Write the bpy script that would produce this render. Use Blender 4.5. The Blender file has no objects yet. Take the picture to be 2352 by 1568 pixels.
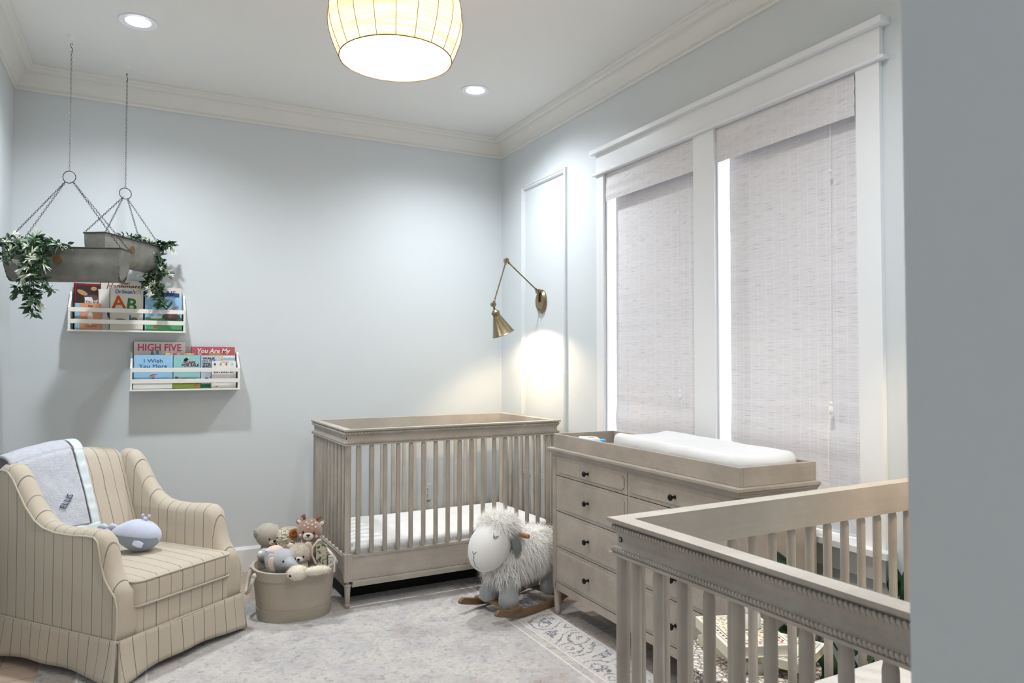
import bpy, math, random
from math import sin, cos, pi, radians, sqrt
from mathutils import Vector, Matrix, noise

random.seed(7)
scn = bpy.context.scene
COL = scn.collection

# ---------------------------------------------------------------- camera
F_PX = 1640.0
PITCH = math.atan(45 / F_PX)
YAW = math.atan(841 / F_PX)
CAM = Vector((0, 0, 1.35))
cd = bpy.data.cameras.new('camera')
cam = bpy.data.objects.new('camera', cd)
COL.objects.link(cam)
cam.location = CAM
cam.rotation_euler = (pi / 2 + PITCH, 0, -YAW)
cd.sensor_width = 36
cd.lens = F_PX / 2352 * 36
cd.clip_start = 0.02
cd.dof.use_dof = True
cd.dof.focus_distance = 3.2
cd.dof.aperture_fstop = 8
scn.camera = cam

# ---------------------------------------------------------------- exposure, world
vs = scn.view_settings
vs.view_transform = 'Standard'
vs.look = 'None'
vs.gamma = 1
vs.exposure = 1.36
vs.use_curve_mapping = False
scn.cycles.max_bounces = 8
scn.cycles.diffuse_bounces = 4
scn.cycles.transmission_bounces = 6
scn.cycles.sample_clamp_indirect = 4
w = bpy.data.worlds.new('sky')
scn.world = w
w.use_nodes = True
bg = w.node_tree.nodes['Background']
bg.inputs[0].default_value = (0.86, 0.93, 1.0, 1)
bg.inputs[1].default_value = 4.0

# ---------------------------------------------------------------- room dimensions (metres)
XL, XR = -0.691, 2.4226
YB = 4.897
ZC = 3.034
YF = 0.404         # face of the front wall beside the entry
XE = 0.600         # side of the entry
YBACK = -1.5

# ---------------------------------------------------------------- lamps of the room: recessed lights
CANS = [(-0.054, 3.96), (1.805, 4.02), (1.30, 1.25), (-0.054, -0.90)]
CAN_W = 60
PENDANT = (0.80, 2.49, 2.45)
def lamp_spot(name, loc, watt, col, size, ang, blend, aim=None, parent=None):
    l = bpy.data.lights.new(name, 'SPOT')
    l.energy = watt; l.color = col; l.shadow_soft_size = size
    l.spot_size = ang; l.spot_blend = blend
    o = bpy.data.objects.new(name, l)
    COL.objects.link(o)
    o.location = loc
    if aim is not None:
        o.rotation_euler = Vector(aim).to_track_quat('-Z', 'Y').to_euler()
    if parent: o.parent = parent
    return o
for i_, (x, y) in enumerate(CANS):
    lamp_spot('downlight_lamp', (x, y, ZC - 0.012), CAN_W * (1.0, 1.0, 1.15, 0.45)[i_], (0.89, 0.95, 1.0), 0.055, radians(150), 1.0)
lp = bpy.data.lights.new('pendant_lamp', 'POINT')
lp.energy = 17; lp.color = (1.0, 0.86, 0.68); lp.shadow_soft_size = 0.05
o = bpy.data.objects.new('pendant_lamp', lp); COL.objects.link(o)
o.location = (PENDANT[0], PENDANT[1], PENDANT[2] + 0.16)

# ---------------------------------------------------------------- projection helpers (pixel of the 2352x1568 frame -> point on a real plane)
FW = Vector((sin(YAW) * cos(PITCH), cos(YAW) * cos(PITCH), sin(PITCH)))
RT = Vector((cos(YAW), -sin(YAW), 0))
UP = RT.cross(FW)
def ray(px, py): return FW + RT * ((px - 1176) / F_PX) - UP * ((py - 784) / F_PX)
def at_y(px, py, Y): r = ray(px, py); return CAM + r * (Y / r.y)
def at_x(px, py, X): r = ray(px, py); return CAM + r * (X / r.x)
def at_z(px, py, Z): r = ray(px, py); return CAM + r * ((Z - CAM.z) / r.z)
def at_d(px, py, D): return CAM + ray(px, py) * D

# ---------------------------------------------------------------- objects, labels
def tag(o, label=None, cat=None, group=None, kind=None):
    if label: o['label'] = label
    if cat: o['category'] = cat
    if group: o['group'] = group
    if kind: o['kind'] = kind
    return o
def thing(name, label, cat, loc=(0, 0, 0), rotz=0.0, group=None):
    o = bpy.data.objects.new(name, None)
    o.empty_display_size = 0.05
    COL.objects.link(o)
    o.location = loc
    o.rotation_euler = (0, 0, rotz)
    return tag(o, label, cat, group)

def srgb(h, a=1.0):
    if isinstance(h, str):
        h = h.lstrip('#')
        c = [int(h[i:i + 2], 16) / 255 for i in (0, 2, 4)]
    else:
        c = [v / 255 for v in h]
    return tuple([(v / 12.92 if v <= 0.04045 else ((v + 0.055) / 1.055) ** 2.4) for v in c] + [a])

# ---------------------------------------------------------------- mesh builder
class MB:
    def __init__(s): s.v = []; s.f = []; s.M = Matrix.Identity(4)
    def add(s, vs, fs, M=None):
        T = s.M if M is None else s.M @ M
        n = len(s.v)
        for p in vs: s.v.append(tuple(T @ Vector(p)))
        for f in fs: s.f.append(tuple(i + n for i in f))
        return s
    def box(s, a, b, M=None):
        x0, y0, z0 = a; x1, y1, z1 = b
        vs = [(x0, y0, z0), (x1, y0, z0), (x1, y1, z0), (x0, y1, z0), (x0, y0, z1), (x1, y0, z1), (x1, y1, z1), (x0, y1, z1)]
        return s.add(vs, [(0, 3, 2, 1), (4, 5, 6, 7), (0, 1, 5, 4), (1, 2, 6, 5), (2, 3, 7, 6), (3, 0, 4, 7)], M)
    def prism(s, poly, fn, M=None):
        """poly: 2-D outline (counter-clockwise), fn(u,v,k) -> point for the end k=0 / k=1"""
        n = len(poly)
        vs = [fn(u, v, 0) for u, v in poly] + [fn(u, v, 1) for u, v in poly]
        fs = [tuple(range(n - 1, -1, -1)), tuple(range(n, 2 * n))]
        fs += [(i, (i + 1) % n, n + (i + 1) % n, n + i) for i in range(n)]
        return s.add(vs, fs, M)
    def lathe(s, prof, n=20, c=(0, 0, 0), M=None, sx=1, sy=1, cap=True):
        vs = []; fs = []
        for r, z in prof:
            for k in range(n):
                a = 2 * pi * k / n
                vs.append((c[0] + r * cos(a) * sx, c[1] + r * sin(a) * sy, c[2] + z))
        for i in range(len(prof) - 1):
            for k in range(n):
                fs.append((i * n + k, i * n + (k + 1) % n, (i + 1) * n + (k + 1) % n, (i + 1) * n + k))
        if cap:
            fs.append(tuple(range(n - 1, -1, -1)))
            m = (len(prof) - 1) * n
            fs.append(tuple(range(m, m + n)))
        return s.add(vs, fs, M)
    def tube(s, pts, r, n=8, closed=False, cap=True, M=None, flat=1.0):
        pts = [Vector(p) for p in pts]
        m = len(pts)
        R = r if hasattr(r, '__len__') else [r] * m
        vs = []; fs = []
        prev = None
        for i, p in enumerate(pts):
            if closed: t = pts[(i + 1) % m] - pts[i - 1]
            else: t = pts[min(i + 1, m - 1)] - pts[max(i - 1, 0)]
            t = t.normalized() if t.length > 1e-9 else Vector((0, 0, 1))
            if prev is None:
                a = Vector((0, 0, 1)) if abs(t.z) < 0.9 else Vector((1, 0, 0))
                u = (a - t * a.dot(t)).normalized()
            else:
                u = (prev - t * prev.dot(t))
                u = u.normalized() if u.length > 1e-6 else prev
            prev = u
            v = t.cross(u)
            for k in range(n):
                a = 2 * pi * k / n
                vs.append(tuple(p + (u * cos(a) + v * sin(a) * flat) * R[i]))
        for i in range(m if closed else m - 1):
            j = (i + 1) % m
            for k in range(n):
                fs.append((i * n + k, i * n + (k + 1) % n, j * n + (k + 1) % n, j * n + k))
        if cap and not closed:
            fs.append(tuple(range(n - 1, -1, -1)))
            fs.append(tuple(range((m - 1) * n, m * n)))
        return s.add(vs, fs, M)
    def ball(s, c, r, n=14, m=9, M=None, rot=None):
        rx, ry, rz = (r, r, r) if not hasattr(r, '__len__') else r
        vs = [(0, 0, -1)]; fs = []
        for i in range(1, m):
            ph = -pi / 2 + pi * i / m
            for k in range(n):
                a = 2 * pi * k / n
                vs.append((cos(ph) * cos(a), cos(ph) * sin(a), sin(ph)))
        vs.append((0, 0, 1))
        for k in range(n): fs.append((0, 1 + (k + 1) % n, 1 + k))
        for i in range(m - 2):
            for k in range(n):
                a = 1 + i * n + k; b = 1 + i * n + (k + 1) % n
                fs.append((a, b, b + n, a + n))
        L = len(vs) - 1
        for k in range(n): fs.append((L, L - n + k, L - n + (k + 1) % n))
        T = Matrix.Translation(c) @ (rot.to_4x4() if rot else Matrix.Identity(4))
        pts = [T @ Vector((x * rx, y * ry, z * rz)) for x, y, z in vs]
        return s.add([tuple(p) for p in pts], fs, M)
    def rbox(s, c, h, r, k=4, m=5, fn=None, M=None):
        """rounded box: centre c, half sizes h, corner radius r; fn deforms each local point"""
        def samples(H):
            e = [H - r + r * math.tan(pi / 4 * i / k) for i in range(k + 1)]
            mid = [(-1 + 2 * j / m) * (H - r) for j in range(1, m)]
            return [-q for q in reversed(e)] + mid + e
        S = [samples(q) for q in h]
        idx = {}; vs = []; fs = []
        def vid(p):
            key = tuple(round(q, 6) for q in p)
            if key not in idx:
                idx[key] = len(vs)
                q = Vector(p)
                inn = Vector([max(-(h[i] - r), min(h[i] - r, p[i])) for i in range(3)])
                d = q - inn
                if d.length > 1e-9: q = inn + d.normalized() * r
                q = Vector(fn(q)) if fn else q
                vs.append(tuple(q + Vector(c)))
            return idx[key]
        for ax in range(3):
            a, b = [(1, 2), (2, 0), (0, 1)][ax]
            for sg in (-1, 1):
                for i in range(len(S[a]) - 1):
                    for j in range(len(S[b]) - 1):
                        q = []
                        for (ii, jj) in ((i, j), (i + 1, j), (i + 1, j + 1), (i, j + 1)):
                            p = [0, 0, 0]; p[ax] = sg * h[ax]; p[a] = S[a][ii]; p[b] = S[b][jj]
                            q.append(vid(p))
                        if sg < 0: q.reverse()
                        if len(set(q)) > 2: fs.append(tuple(q))
        return s.add(vs, fs, M)
    def grid(s, nu, nv, fn, thick=None, M=None):
        """sheet fn(u,v)->point, u,v in 0..1; thick gives it a back"""
        P = [[Vector(fn(i / nu, j / nv)) for j in range(nv + 1)] for i in range(nu + 1)]
        vs = [tuple(P[i][j]) for i in range(nu + 1) for j in range(nv + 1)]
        W = nv + 1
        fs = [(i * W + j, (i + 1) * W + j, (i + 1) * W + j + 1, i * W + j + 1) for i in range(nu) for j in range(nv)]
        if thick:
            n0 = len(vs)
            for i in range(nu + 1):
                for j in range(nv + 1):
                    du = P[min(i + 1, nu)][j] - P[max(i - 1, 0)][j]
                    dv = P[i][min(j + 1, nv)] - P[i][max(j - 1, 0)]
                    nn = du.cross(dv)
                    nn = nn.normalized() if nn.length > 1e-12 else Vector((0, 0, 1))
                    vs.append(tuple(P[i][j] - nn * thick))
            fs += [tuple(n0 + q for q in reversed(f)) for f in fs[:]]
            rim = [i * W for i in range(nu + 1)] + [nu * W + j for j in range(1, nv + 1)] + [i * W + nv for i in range(nu - 1, -1, -1)] + [j for j in range(nv - 1, 0, -1)]
            for q in range(len(rim)):
                a, b = rim[q], rim[(q + 1) % len(rim)]
                fs.append((b, a, a + n0, b + n0))
        return s.add(vs, fs, M)
    def build(s, name, mat, parent=None, smooth=True, bevel=0, seg=2, label=None, angle=40, kind=None, sub=0):
        me = bpy.data.meshes.new(name)
        me.from_pydata(s.v, [], s.f)
        me.update()
        if smooth:
            me.polygons.foreach_set('use_smooth', [True] * len(me.polygons))
            if angle < 180: me.set_sharp_from_angle(angle=radians(angle))
        me.materials.append(mat)
        o = bpy.data.objects.new(name, me)
        COL.objects.link(o)
        if bevel:
            b = o.modifiers.new('bevel', 'BEVEL'); b.width = bevel; b.segments = seg; b.limit_method = 'ANGLE'; b.angle_limit = radians(35); b.harden_normals = True
        if sub:
            b = o.modifiers.new('sub', 'SUBSURF'); b.levels = sub; b.render_levels = sub
        if parent: o.parent = parent
        if label: o['label'] = label
        if kind: o['kind'] = kind
        return o

def bx(name, a, b, mat, parent=None, bevel=0.0, seg=2, label=None):
    return MB().box(a, b).build(name, mat, parent, smooth=bool(bevel), bevel=bevel, seg=seg, label=label)
def struct(o): o['kind'] = 'structure'; return o

def fur(mb, rnd, pts, Lmin, Lmax, wd, droop, lean=Vector((0, 0, 0)), seg=3):
    for p, n in pts:
        Lh = rnd.uniform(Lmin, Lmax)
        r3 = Vector((rnd.gauss(0, 1), rnd.gauss(0, 1), rnd.gauss(0, 1))) * .35
        d = (n + r3 + lean).normalized()
        side = d.cross(Vector((rnd.gauss(0, 1), rnd.gauss(0, 1), rnd.gauss(0, 1)))).normalized() * wd
        q = p.copy(); k0 = len(mb.v)
        for i in range(seg):
            w_ = side * (1 - i / seg)
            mb.v += [tuple(q - w_), tuple(q + w_)]
            d = (d + Vector((0, 0, -droop)) / seg * 2 + r3 * .25).normalized()
            q = q + d * Lh / seg
        mb.v.append(tuple(q))
        for i in range(seg - 1):
            a = k0 + i * 2
            mb.f.append((a, a + 1, a + 3, a + 2))
        a = k0 + (seg - 1) * 2
        mb.f.append((a, a + 1, a + 2))
def ell(n_, c, e, test=None, rnd=random.Random(17)):
    out = []
    while len(out) < n_:
        v = Vector((rnd.gauss(0, 1), rnd.gauss(0, 1), rnd.gauss(0, 1))).normalized()
        p = Vector((c[0] + v.x * e[0], c[1] + v.y * e[1], c[2] + v.z * e[2]))
        n = Vector((v.x / e[0], v.y / e[1], v.z / e[2])).normalized()
        if test is None or test(p, v): out.append((p, n))
    return out

def text_mesh(txt, size, extr=0.0006, align='CENTER', shear=0.0, bold=0.0, spacing=1.0):
    cu = bpy.data.curves.new('t', 'FONT')
    cu.body = txt; cu.size = size; cu.extrude = extr; cu.align_x = align; cu.align_y = 'CENTER'
    cu.shear = shear; cu.offset = bold; cu.space_character = spacing; cu.resolution_u = 3
    ob = bpy.data.objects.new('t', cu)
    COL.objects.link(ob)
    bpy.context.view_layer.update()
    me = bpy.data.meshes.new_from_object(ob)
    v = [tuple(q.co) for q in me.vertices]; f = [tuple(p.vertices) for p in me.polygons]
    bpy.data.objects.remove(ob); bpy.data.curves.remove(cu); bpy.data.meshes.remove(me)
    return v, f

# ---------------------------------------------------------------- materials
def newmat(name):
    m = bpy.data.materials.new(name); m.use_nodes = True
    nt = m.node_tree
    return m, nt, nt.nodes, nt.links, nt.nodes['Principled BSDF']
def mix_rgb(nt, fac, a, b, mode='MIX'):
    n = nt.nodes.new('ShaderNodeMix'); n.data_type = 'RGBA'; n.blend_type = mode
    for sock, val in ((n.inputs[0], fac), (n.inputs[6], a), (n.inputs[7], b)):
        if hasattr(val, 'is_output') or isinstance(val, bpy.types.NodeSocket): nt.links.new(val, sock)
        else: sock.default_value = val
    return n.outputs[2]
def math_n(nt, op, a, b=None, c=None):
    n = nt.nodes.new('ShaderNodeMath'); n.operation = op
    for i, v in enumerate((a, b, c)):
        if v is None: continue
        if isinstance(v, bpy.types.NodeSocket): nt.links.new(v, n.inputs[i])
        else: n.inputs[i].default_value = v
    return n.outputs[0]
def ramp(nt, fac, stops):
    n = nt.nodes.new('ShaderNodeValToRGB')
    e = n.color_ramp.elements
    while len(e) < len(stops): e.new(0.5)
    for i, (p, c) in enumerate(stops): e[i].position = p; e[i].color = c
    nt.links.new(fac, n.inputs[0])
    return n.outputs[0]
def tex_noise(nt, vec, scale, detail=3, rough=0.55, dist=0.0):
    n = nt.nodes.new('ShaderNodeTexNoise')
    n.inputs['Scale'].default_value = scale; n.inputs['Detail'].default_value = detail
    n.inputs['Roughness'].default_value = rough; n.inputs['Distortion'].default_value = dist
    if vec is not None: nt.links.new(vec, n.inputs['Vector'])
    return n.outputs[0]
def objco(nt, scale=(1, 1, 1)):
    t = nt.nodes.new('ShaderNodeTexCoord')
    m = nt.nodes.new('ShaderNodeMapping'); m.inputs['Scale'].default_value = scale
    nt.links.new(t.outputs['Object'], m.inputs['Vector'])
    return m.outputs[0]
def bump(nt, bsdf, h, strength=0.3, dist=0.002):
    b = nt.nodes.new('ShaderNodeBump'); b.inputs['Strength'].default_value = strength; b.inputs['Distance'].default_value = dist
    nt.links.new(h, b.inputs['Height']); nt.links.new(b.outputs[0], bsdf.inputs['Normal'])
_mats = {}
def M(name, col, rough=0.6, metal=0.0, var=0.0, vs_=6.0, bmp=0.0, bs=150.0, bd=0.001, sheen=0.0, spec=0.5, emis=0.0, subs=0.0, vec=(1, 1, 1)):
    if name in _mats: return _mats[name]
    m, nt, N, L, B = newmat(name)
    c = srgb(col) if not (isinstance(col, tuple) and len(col) == 4) else col
    B.inputs['Base Color'].default_value = c
    B.inputs['Roughness'].default_value = rough
    B.inputs['Metallic'].default_value = metal
    B.inputs['Specular IOR Level'].default_value = spec
    if sheen: B.inputs['Sheen Weight'].default_value = sheen
    if subs: B.inputs['Subsurface Weight'].default_value = subs; B.inputs['Subsurface Radius'].default_value = (0.01, 0.01, 0.01)
    if emis: B.inputs['Emission Color'].default_value = c; B.inputs['Emission Strength'].default_value = emis
    v = None
    if var or bmp: v = objco(nt, vec)
    if var:
        n = tex_noise(nt, v, vs_, 4)
        d = tuple([q * (1 - var) for q in c[:3]] + [1]); l = tuple([min(1, q * (1 + var)) for q in c[:3]] + [1])
        L.new(ramp(nt, n, [(0.3, d), (0.7, l)]), B.inputs['Base Color'])
    if bmp: bump(nt, B, tex_noise(nt, v, bs, 2), bmp, bd)
    _mats[name] = m
    return m

def wash_wood(name, c1, c2, c3, axis='x'):
    """grey-washed timber: soft mottling, faint grain"""
    m, nt, N, L, B = newmat(name)
    v = objco(nt)
    g = objco(nt, {'x': (3, 60, 60), 'y': (60, 3, 60), 'z': (60, 60, 3)}[axis])
    a = tex_noise(nt, v, 5, 5, 0.6)
    b = tex_noise(nt, g, 1.0, 3, 0.6)
    col = ramp(nt, a, [(0.28, srgb(c1)), (0.55, srgb(c2)), (0.78, srgb(c3))])
    gr = ramp(nt, b, [(0.3, (0.945, 0.94, 0.93, 1)), (0.65, (1.02, 1.02, 1.02, 1))])
    L.new(mix_rgb(nt, 1.0, col, gr, 'MULTIPLY'), B.inputs['Base Color'])
    B.inputs['Roughness'].default_value = 0.52
    bump(nt, B, b, 0.15, 0.0006)
    return m
def stripe_fabric(name, axis, base, line, pitch=0.0625, phase=0.0):
    m, nt, N, L, B = newmat(name)
    v = objco(nt)
    sp = N.new('ShaderNodeSeparateXYZ'); L.new(v, sp.inputs[0])
    q = math_n(nt, 'ADD', sp.outputs[axis], phase + 10 * pitch)
    def line_at(p, off, wd):
        f = math_n(nt, 'FRACT', math_n(nt, 'DIVIDE', math_n(nt, 'ADD', q, off), p))
        d = math_n(nt, 'ABSOLUTE', math_n(nt, 'SUBTRACT', f, 0.5))
        return math_n(nt, 'LESS_THAN', d, wd / p / 2)
    l1 = line_at(pitch * 2, 0, 0.0042)
    l2 = line_at(pitch * 2, pitch, 0.0034)
    fine = tex_noise(nt, v, 420, 2)
    cb = mix_rgb(nt, 0.14, srgb(base), ramp(nt, fine, [(0.3, (0.35, 0.33, 0.29, 1)), (0.7, (1, 0.98, 0.94, 1))]), 'MULTIPLY')
    c = mix_rgb(nt, math_n(nt, 'MULTIPLY', l1, 0.85), cb, srgb(line))
    c = mix_rgb(nt, math_n(nt, 'MULTIPLY', l2, 0.68), c, srgb(line))
    L.new(c, B.inputs['Base Color'])
    B.inputs['Roughness'].default_value = 0.85
    B.inputs['Sheen Weight'].default_value = 0.2
    B.inputs['Specular IOR Level'].default_value = 0.2
    bump(nt, B, fine, 0.25, 0.0006)
    return m

WALL = M('wall_paint', (214, 219, 221), 0.55, bmp=0.08, bs=260, bd=0.0005, spec=0.35)
CEIL = M('ceiling_paint', (236, 235, 232), 0.7)
TRIM = M('trim_paint', (238, 239, 241), 0.32)
CROWNM = M('crown_paint', (230, 228, 223), 0.4)
CRIB = wash_wood('crib_wood', (166, 158, 148), (182, 174, 164), (194, 187, 178), 'x')
CRIBV = wash_wood('crib_wood_upright', (164, 156, 146), (180, 172, 162), (192, 185, 176), 'z')
DRES = wash_wood('dresser_wood', (154, 145, 135), (171, 162, 152), (184, 176, 167), 'y')
DARK = M('dark_gap', (34, 28, 24), 0.8)
BLACK = M('black_metal', (26, 25, 26), 0.35, 0.6)
BRASS = M('aged_brass', (142, 127, 102), 0.33, 1.0, var=0.12, vs_=30)
WHITEP = M('white_plastic', (240, 240, 238), 0.35)
SHELFM = M('shelf_enamel', (238, 236, 228), 0.35)
WHITEFAB = M('white_cotton', (222, 222, 224), 0.9, bmp=0.3, bs=60, bd=0.003, spec=0.1, var=0.03, vs_=5)
PAPER = M('paper', (235, 232, 224), 0.8)

# ================================================================ ROOM SHELL
def floor_mat():
    m, nt, N, L, B = newmat('floor_planks')
    v = objco(nt)
    br = N.new('ShaderNodeTexBrick')
    br.offset = 0.37; br.inputs['Scale'].default_value = 1.0
    br.inputs['Brick Width'].default_value = 1.5; br.inputs['Row Height'].default_value = 0.16
    br.inputs['Mortar Size'].default_value = 0.0018
    br.inputs['Color1'].default_value = srgb((196, 178, 163)); br.inputs['Color2'].default_value = srgb((180, 161, 146))
    br.inputs['Mortar'].default_value = srgb((110, 95, 84))
    L.new(v, br.inputs['Vector'])
    g = tex_noise(nt, objco(nt, (4, 60, 1)), 1.0, 4, 0.6)
    L.new(mix_rgb(nt, 0.5, br.outputs[0], ramp(nt, g, [(0.3, (0.7, 0.67, 0.64, 1)), (0.7, (1.1, 1.08, 1.06, 1))]), 'MULTIPLY'), B.inputs['Base Color'])
    B.inputs['Roughness'].default_value = 0.42
    return m
struct(MB().box((XL - .12, YBACK - .12, -0.1), (XR + .16, YB + .12, 0)).build('floor', floor_mat(), smooth=False))
struct(MB().box((XL - .12, YBACK - .12, ZC), (XR + .16, YB + .12, ZC + .1)).build('ceiling', CEIL, smooth=False))
struct(MB().box((XL - .12, YB, 0), (XR + .16, YB + .12, ZC)).build('wall_back', WALL, smooth=False))
struct(MB().box((XL - .12, YBACK, 0), (XL, YB, ZC)).build('wall_left', WALL, smooth=False))
struct(MB().box((XE, YBACK, 0), (XR, YF, ZC)).build('wall_front', WALL, smooth=False))
struct(MB().box((XL - .12, YBACK - .12, 0), (XR + .16, YBACK, ZC)).build('wall_entry', WALL, smooth=False))
WIN = [(1.808, 2.575), (2.720, 3.500)]
WZ0, WZ1 = 0.658, 2.459
T = 0.16
mb = MB()
mb.box((XR, YBACK, 0), (XR + T, WIN[0][0], ZC)); mb.box((XR, WIN[0][1], 0), (XR + T, WIN[1][0], ZC)); mb.box((XR, WIN[1][1], 0), (XR + T, YB, ZC))
for a, b in WIN:
    mb.box((XR, a, 0), (XR + T, b, WZ0)); mb.box((XR, a, WZ1), (XR + T, b, ZC))
struct(mb.build('wall_right', WALL, smooth=False))

# crown moulding, mitred, one run per wall
def arc(cx, cz, r, a0, a1, n):
    return [(cx + r * cos(radians(a0 + (a1 - a0) * i / n)), cz + r * sin(radians(a0 + (a1 - a0) * i / n))) for i in range(n + 1)]
CP = [(0, 2.902), (.013, 2.902), (.016, 2.906), (.016, 2.914), (.012, 2.918), (.012, 2.922), (.020, 2.926)]
CP += [(.020 + .050 * (1 - cos(radians(t))) ** 1.0, 2.926 + .066 * sin(radians(t))) for t in (15, 30, 45, 60, 75, 88)]
CP += [(.074, 2.992), (.074, 2.998), (.084, 3.002), (.090, 3.008), (.092, 3.016), (.100, 3.018), (.104, 3.024), (.104, ZC), (0, ZC)]
def crown(name, fn):
    n = len(CP)
    vs = [fn(d, z, 0) for d, z in CP] + [fn(d, z, 1) for d, z in CP]
    fs = [(i, (i + 1) % n, n + (i + 1) % n, n + i) for i in range(n)] + [tuple(range(n)), tuple(range(2 * n - 1, n - 1, -1))]
    o = MB().add(vs, fs).build(name, CROWNM, angle=30)
    return struct(o)
crown('trim_1', lambda d, z, k: ((XL + d) if k == 0 else (XR - d), YB - d, z))
crown('trim_2', lambda d, z, k: (XR - d, (YB - d) if k == 0 else (YF + d), z))
crown('trim_3', lambda d, z, k: (XL + d, YBACK if k == 0 else (YB - d), z))
crown('trim_4', lambda d, z, k: ((XR - d) if k == 0 else (XE - d), YF + d, z))

# baseboards
def baseboard(name, a, b, out):
    mb = MB()
    (x0, y0), (x1, y1) = a, b
    ox, oy = out
    prof = [(0, 0), (.015, 0), (.015, .142), (.012, .147), (.008, .158), (0, .159)]
    mb.prism(prof, lambda u, v, k: ((x0, x1)[k] + ox * u, (y0, y1)[k] + oy * u, v))
    return struct(mb.build(name, TRIM, angle=30))
baseboard('baseboard_back', (XL, YB), (XR, YB), (0, -1))
baseboard('baseboard_right', (XR, YF), (XR, YB), (-1, 0))
baseboard('baseboard_left', (XL, YBACK), (XL, YB), (1, 0))
baseboard('baseboard_front', (XE, YF), (XR, YF), (0, 1))

# window casing
def tbox(n, a, b): return struct(bx(n, a, b, TRIM, bevel=0.0015, seg=2))
CX = XR - 0.020
tbox('trim_5', (CX, WIN[1][1], WZ0), (XR, 3.575, 2.462))
tbox('trim_6', (CX, WIN[0][1], WZ0), (XR, WIN[1][0], 2.462))
tbox('trim_7', (CX, 1.708, WZ0), (XR, WIN[0][0], 2.462))
tbox('trim_8', (XR - .038, 1.678, 2.462), (XR, 3.600, 2.476))        # fillet under the head board
tbox('trim_9', (XR - .022, 1.703, 2.476), (XR, 3.575, 2.590))        # head board
tbox('trim_10', (XR - .052, 1.676, 2.590), (XR, 3.602, 2.616))       # cap
tbox('trim_11', (XR - .062, 1.675, .636), (XR + .08, 3.602, WZ0 + .003))    # stool
tbox('trim_12', (XR - .020, 1.708, .543), (XR, 3.575, .636))         # apron

# applied panel moulding on the right wall
PY0, PY1, PZ0, PZ1 = 3.937, 4.552, .544, 2.613
mb = MB()
pp = [(0, 0), (.004, .014), (.010, .018), (.016, .013), (.020, .012), (.026, .016), (.034, .010), (.038, 0)]
def mitre(side):
    def fn(u, v, k):
        if side == 0: return (XR - v, (PY0 + u, PY1 - u)[k], PZ0 + u)
        if side == 1: return (XR - v, (PY1 - u, PY0 + u)[k], PZ1 - u)
        if side == 2: return (XR - v, PY0 + u, (PZ1 - u, PZ0 + u)[k])
        return (XR - v, PY1 - u, (PZ0 + u, PZ1 - u)[k])
    return fn
for sd in range(4): mb.prism(pp, mitre(sd))
struct(mb.build('trim_13', WALL, angle=30))

# windows: jamb lining, sashes and panes
def glass_mat():
    m, nt, N, L, B = newmat('window_glass')
    tr = N.new('ShaderNodeBsdfTransparent'); gl = N.new('ShaderNodeBsdfGlossy'); gl.inputs['Roughness'].default_value = 0.02
    mx = N.new('ShaderNodeMixShader'); mx.inputs[0].default_value = 0.08
    L.new(tr.outputs[0], mx.inputs[1]); L.new(gl.outputs[0], mx.inputs[2])
    L.new(mx.outputs[0], N['Material Output'].inputs[0])
    return m
GLASS = glass_mat()
for i, (a, b) in enumerate(WIN):
    r = thing('window_%d' % (i + 1), None, None)
    del_ = [k for k in list(r.keys())]
    r['kind'] = 'structure'
    X0, X1 = XR + .095, XR + .135
    mb = MB()
    mb.box((XR, a, WZ0), (XR + T, a + .006, WZ1)); mb.box((XR, b - .006, WZ0), (XR + T, b, WZ1))
    mb.box((XR, a, WZ1 - .006), (XR + T, b, WZ1))
    mb.build('jamb', TRIM, r, smooth=False)
    zm = (WZ0 + WZ1) / 2
    for nm, z0, z1, dx in (('sash', WZ0, zm + .02, 0), ('sash', zm - .02, WZ1 - .006, .022)):
        mb = MB()
        mb.box((X0 + dx, a + .006, z0), (X0 + dx + .02, a + .05, z1)); mb.box((X0 + dx, b - .05, z0), (X0 + dx + .02, b - .006, z1))
        mb.box((X0 + dx, a + .05, z0), (X0 + dx + .02, b - .05, z0 + .05)); mb.box((X0 + dx, a + .05, z1 - .04), (X0 + dx + .02, b - .05, z1))
        s = mb.build(nm, TRIM, r, smooth=False)
        MB().box((X0 + dx + .008, a + .05, z0 + .05), (X0 + dx + .012, b - .05, z1 - .04)).build('pane', GLASS, s, smooth=False)

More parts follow.
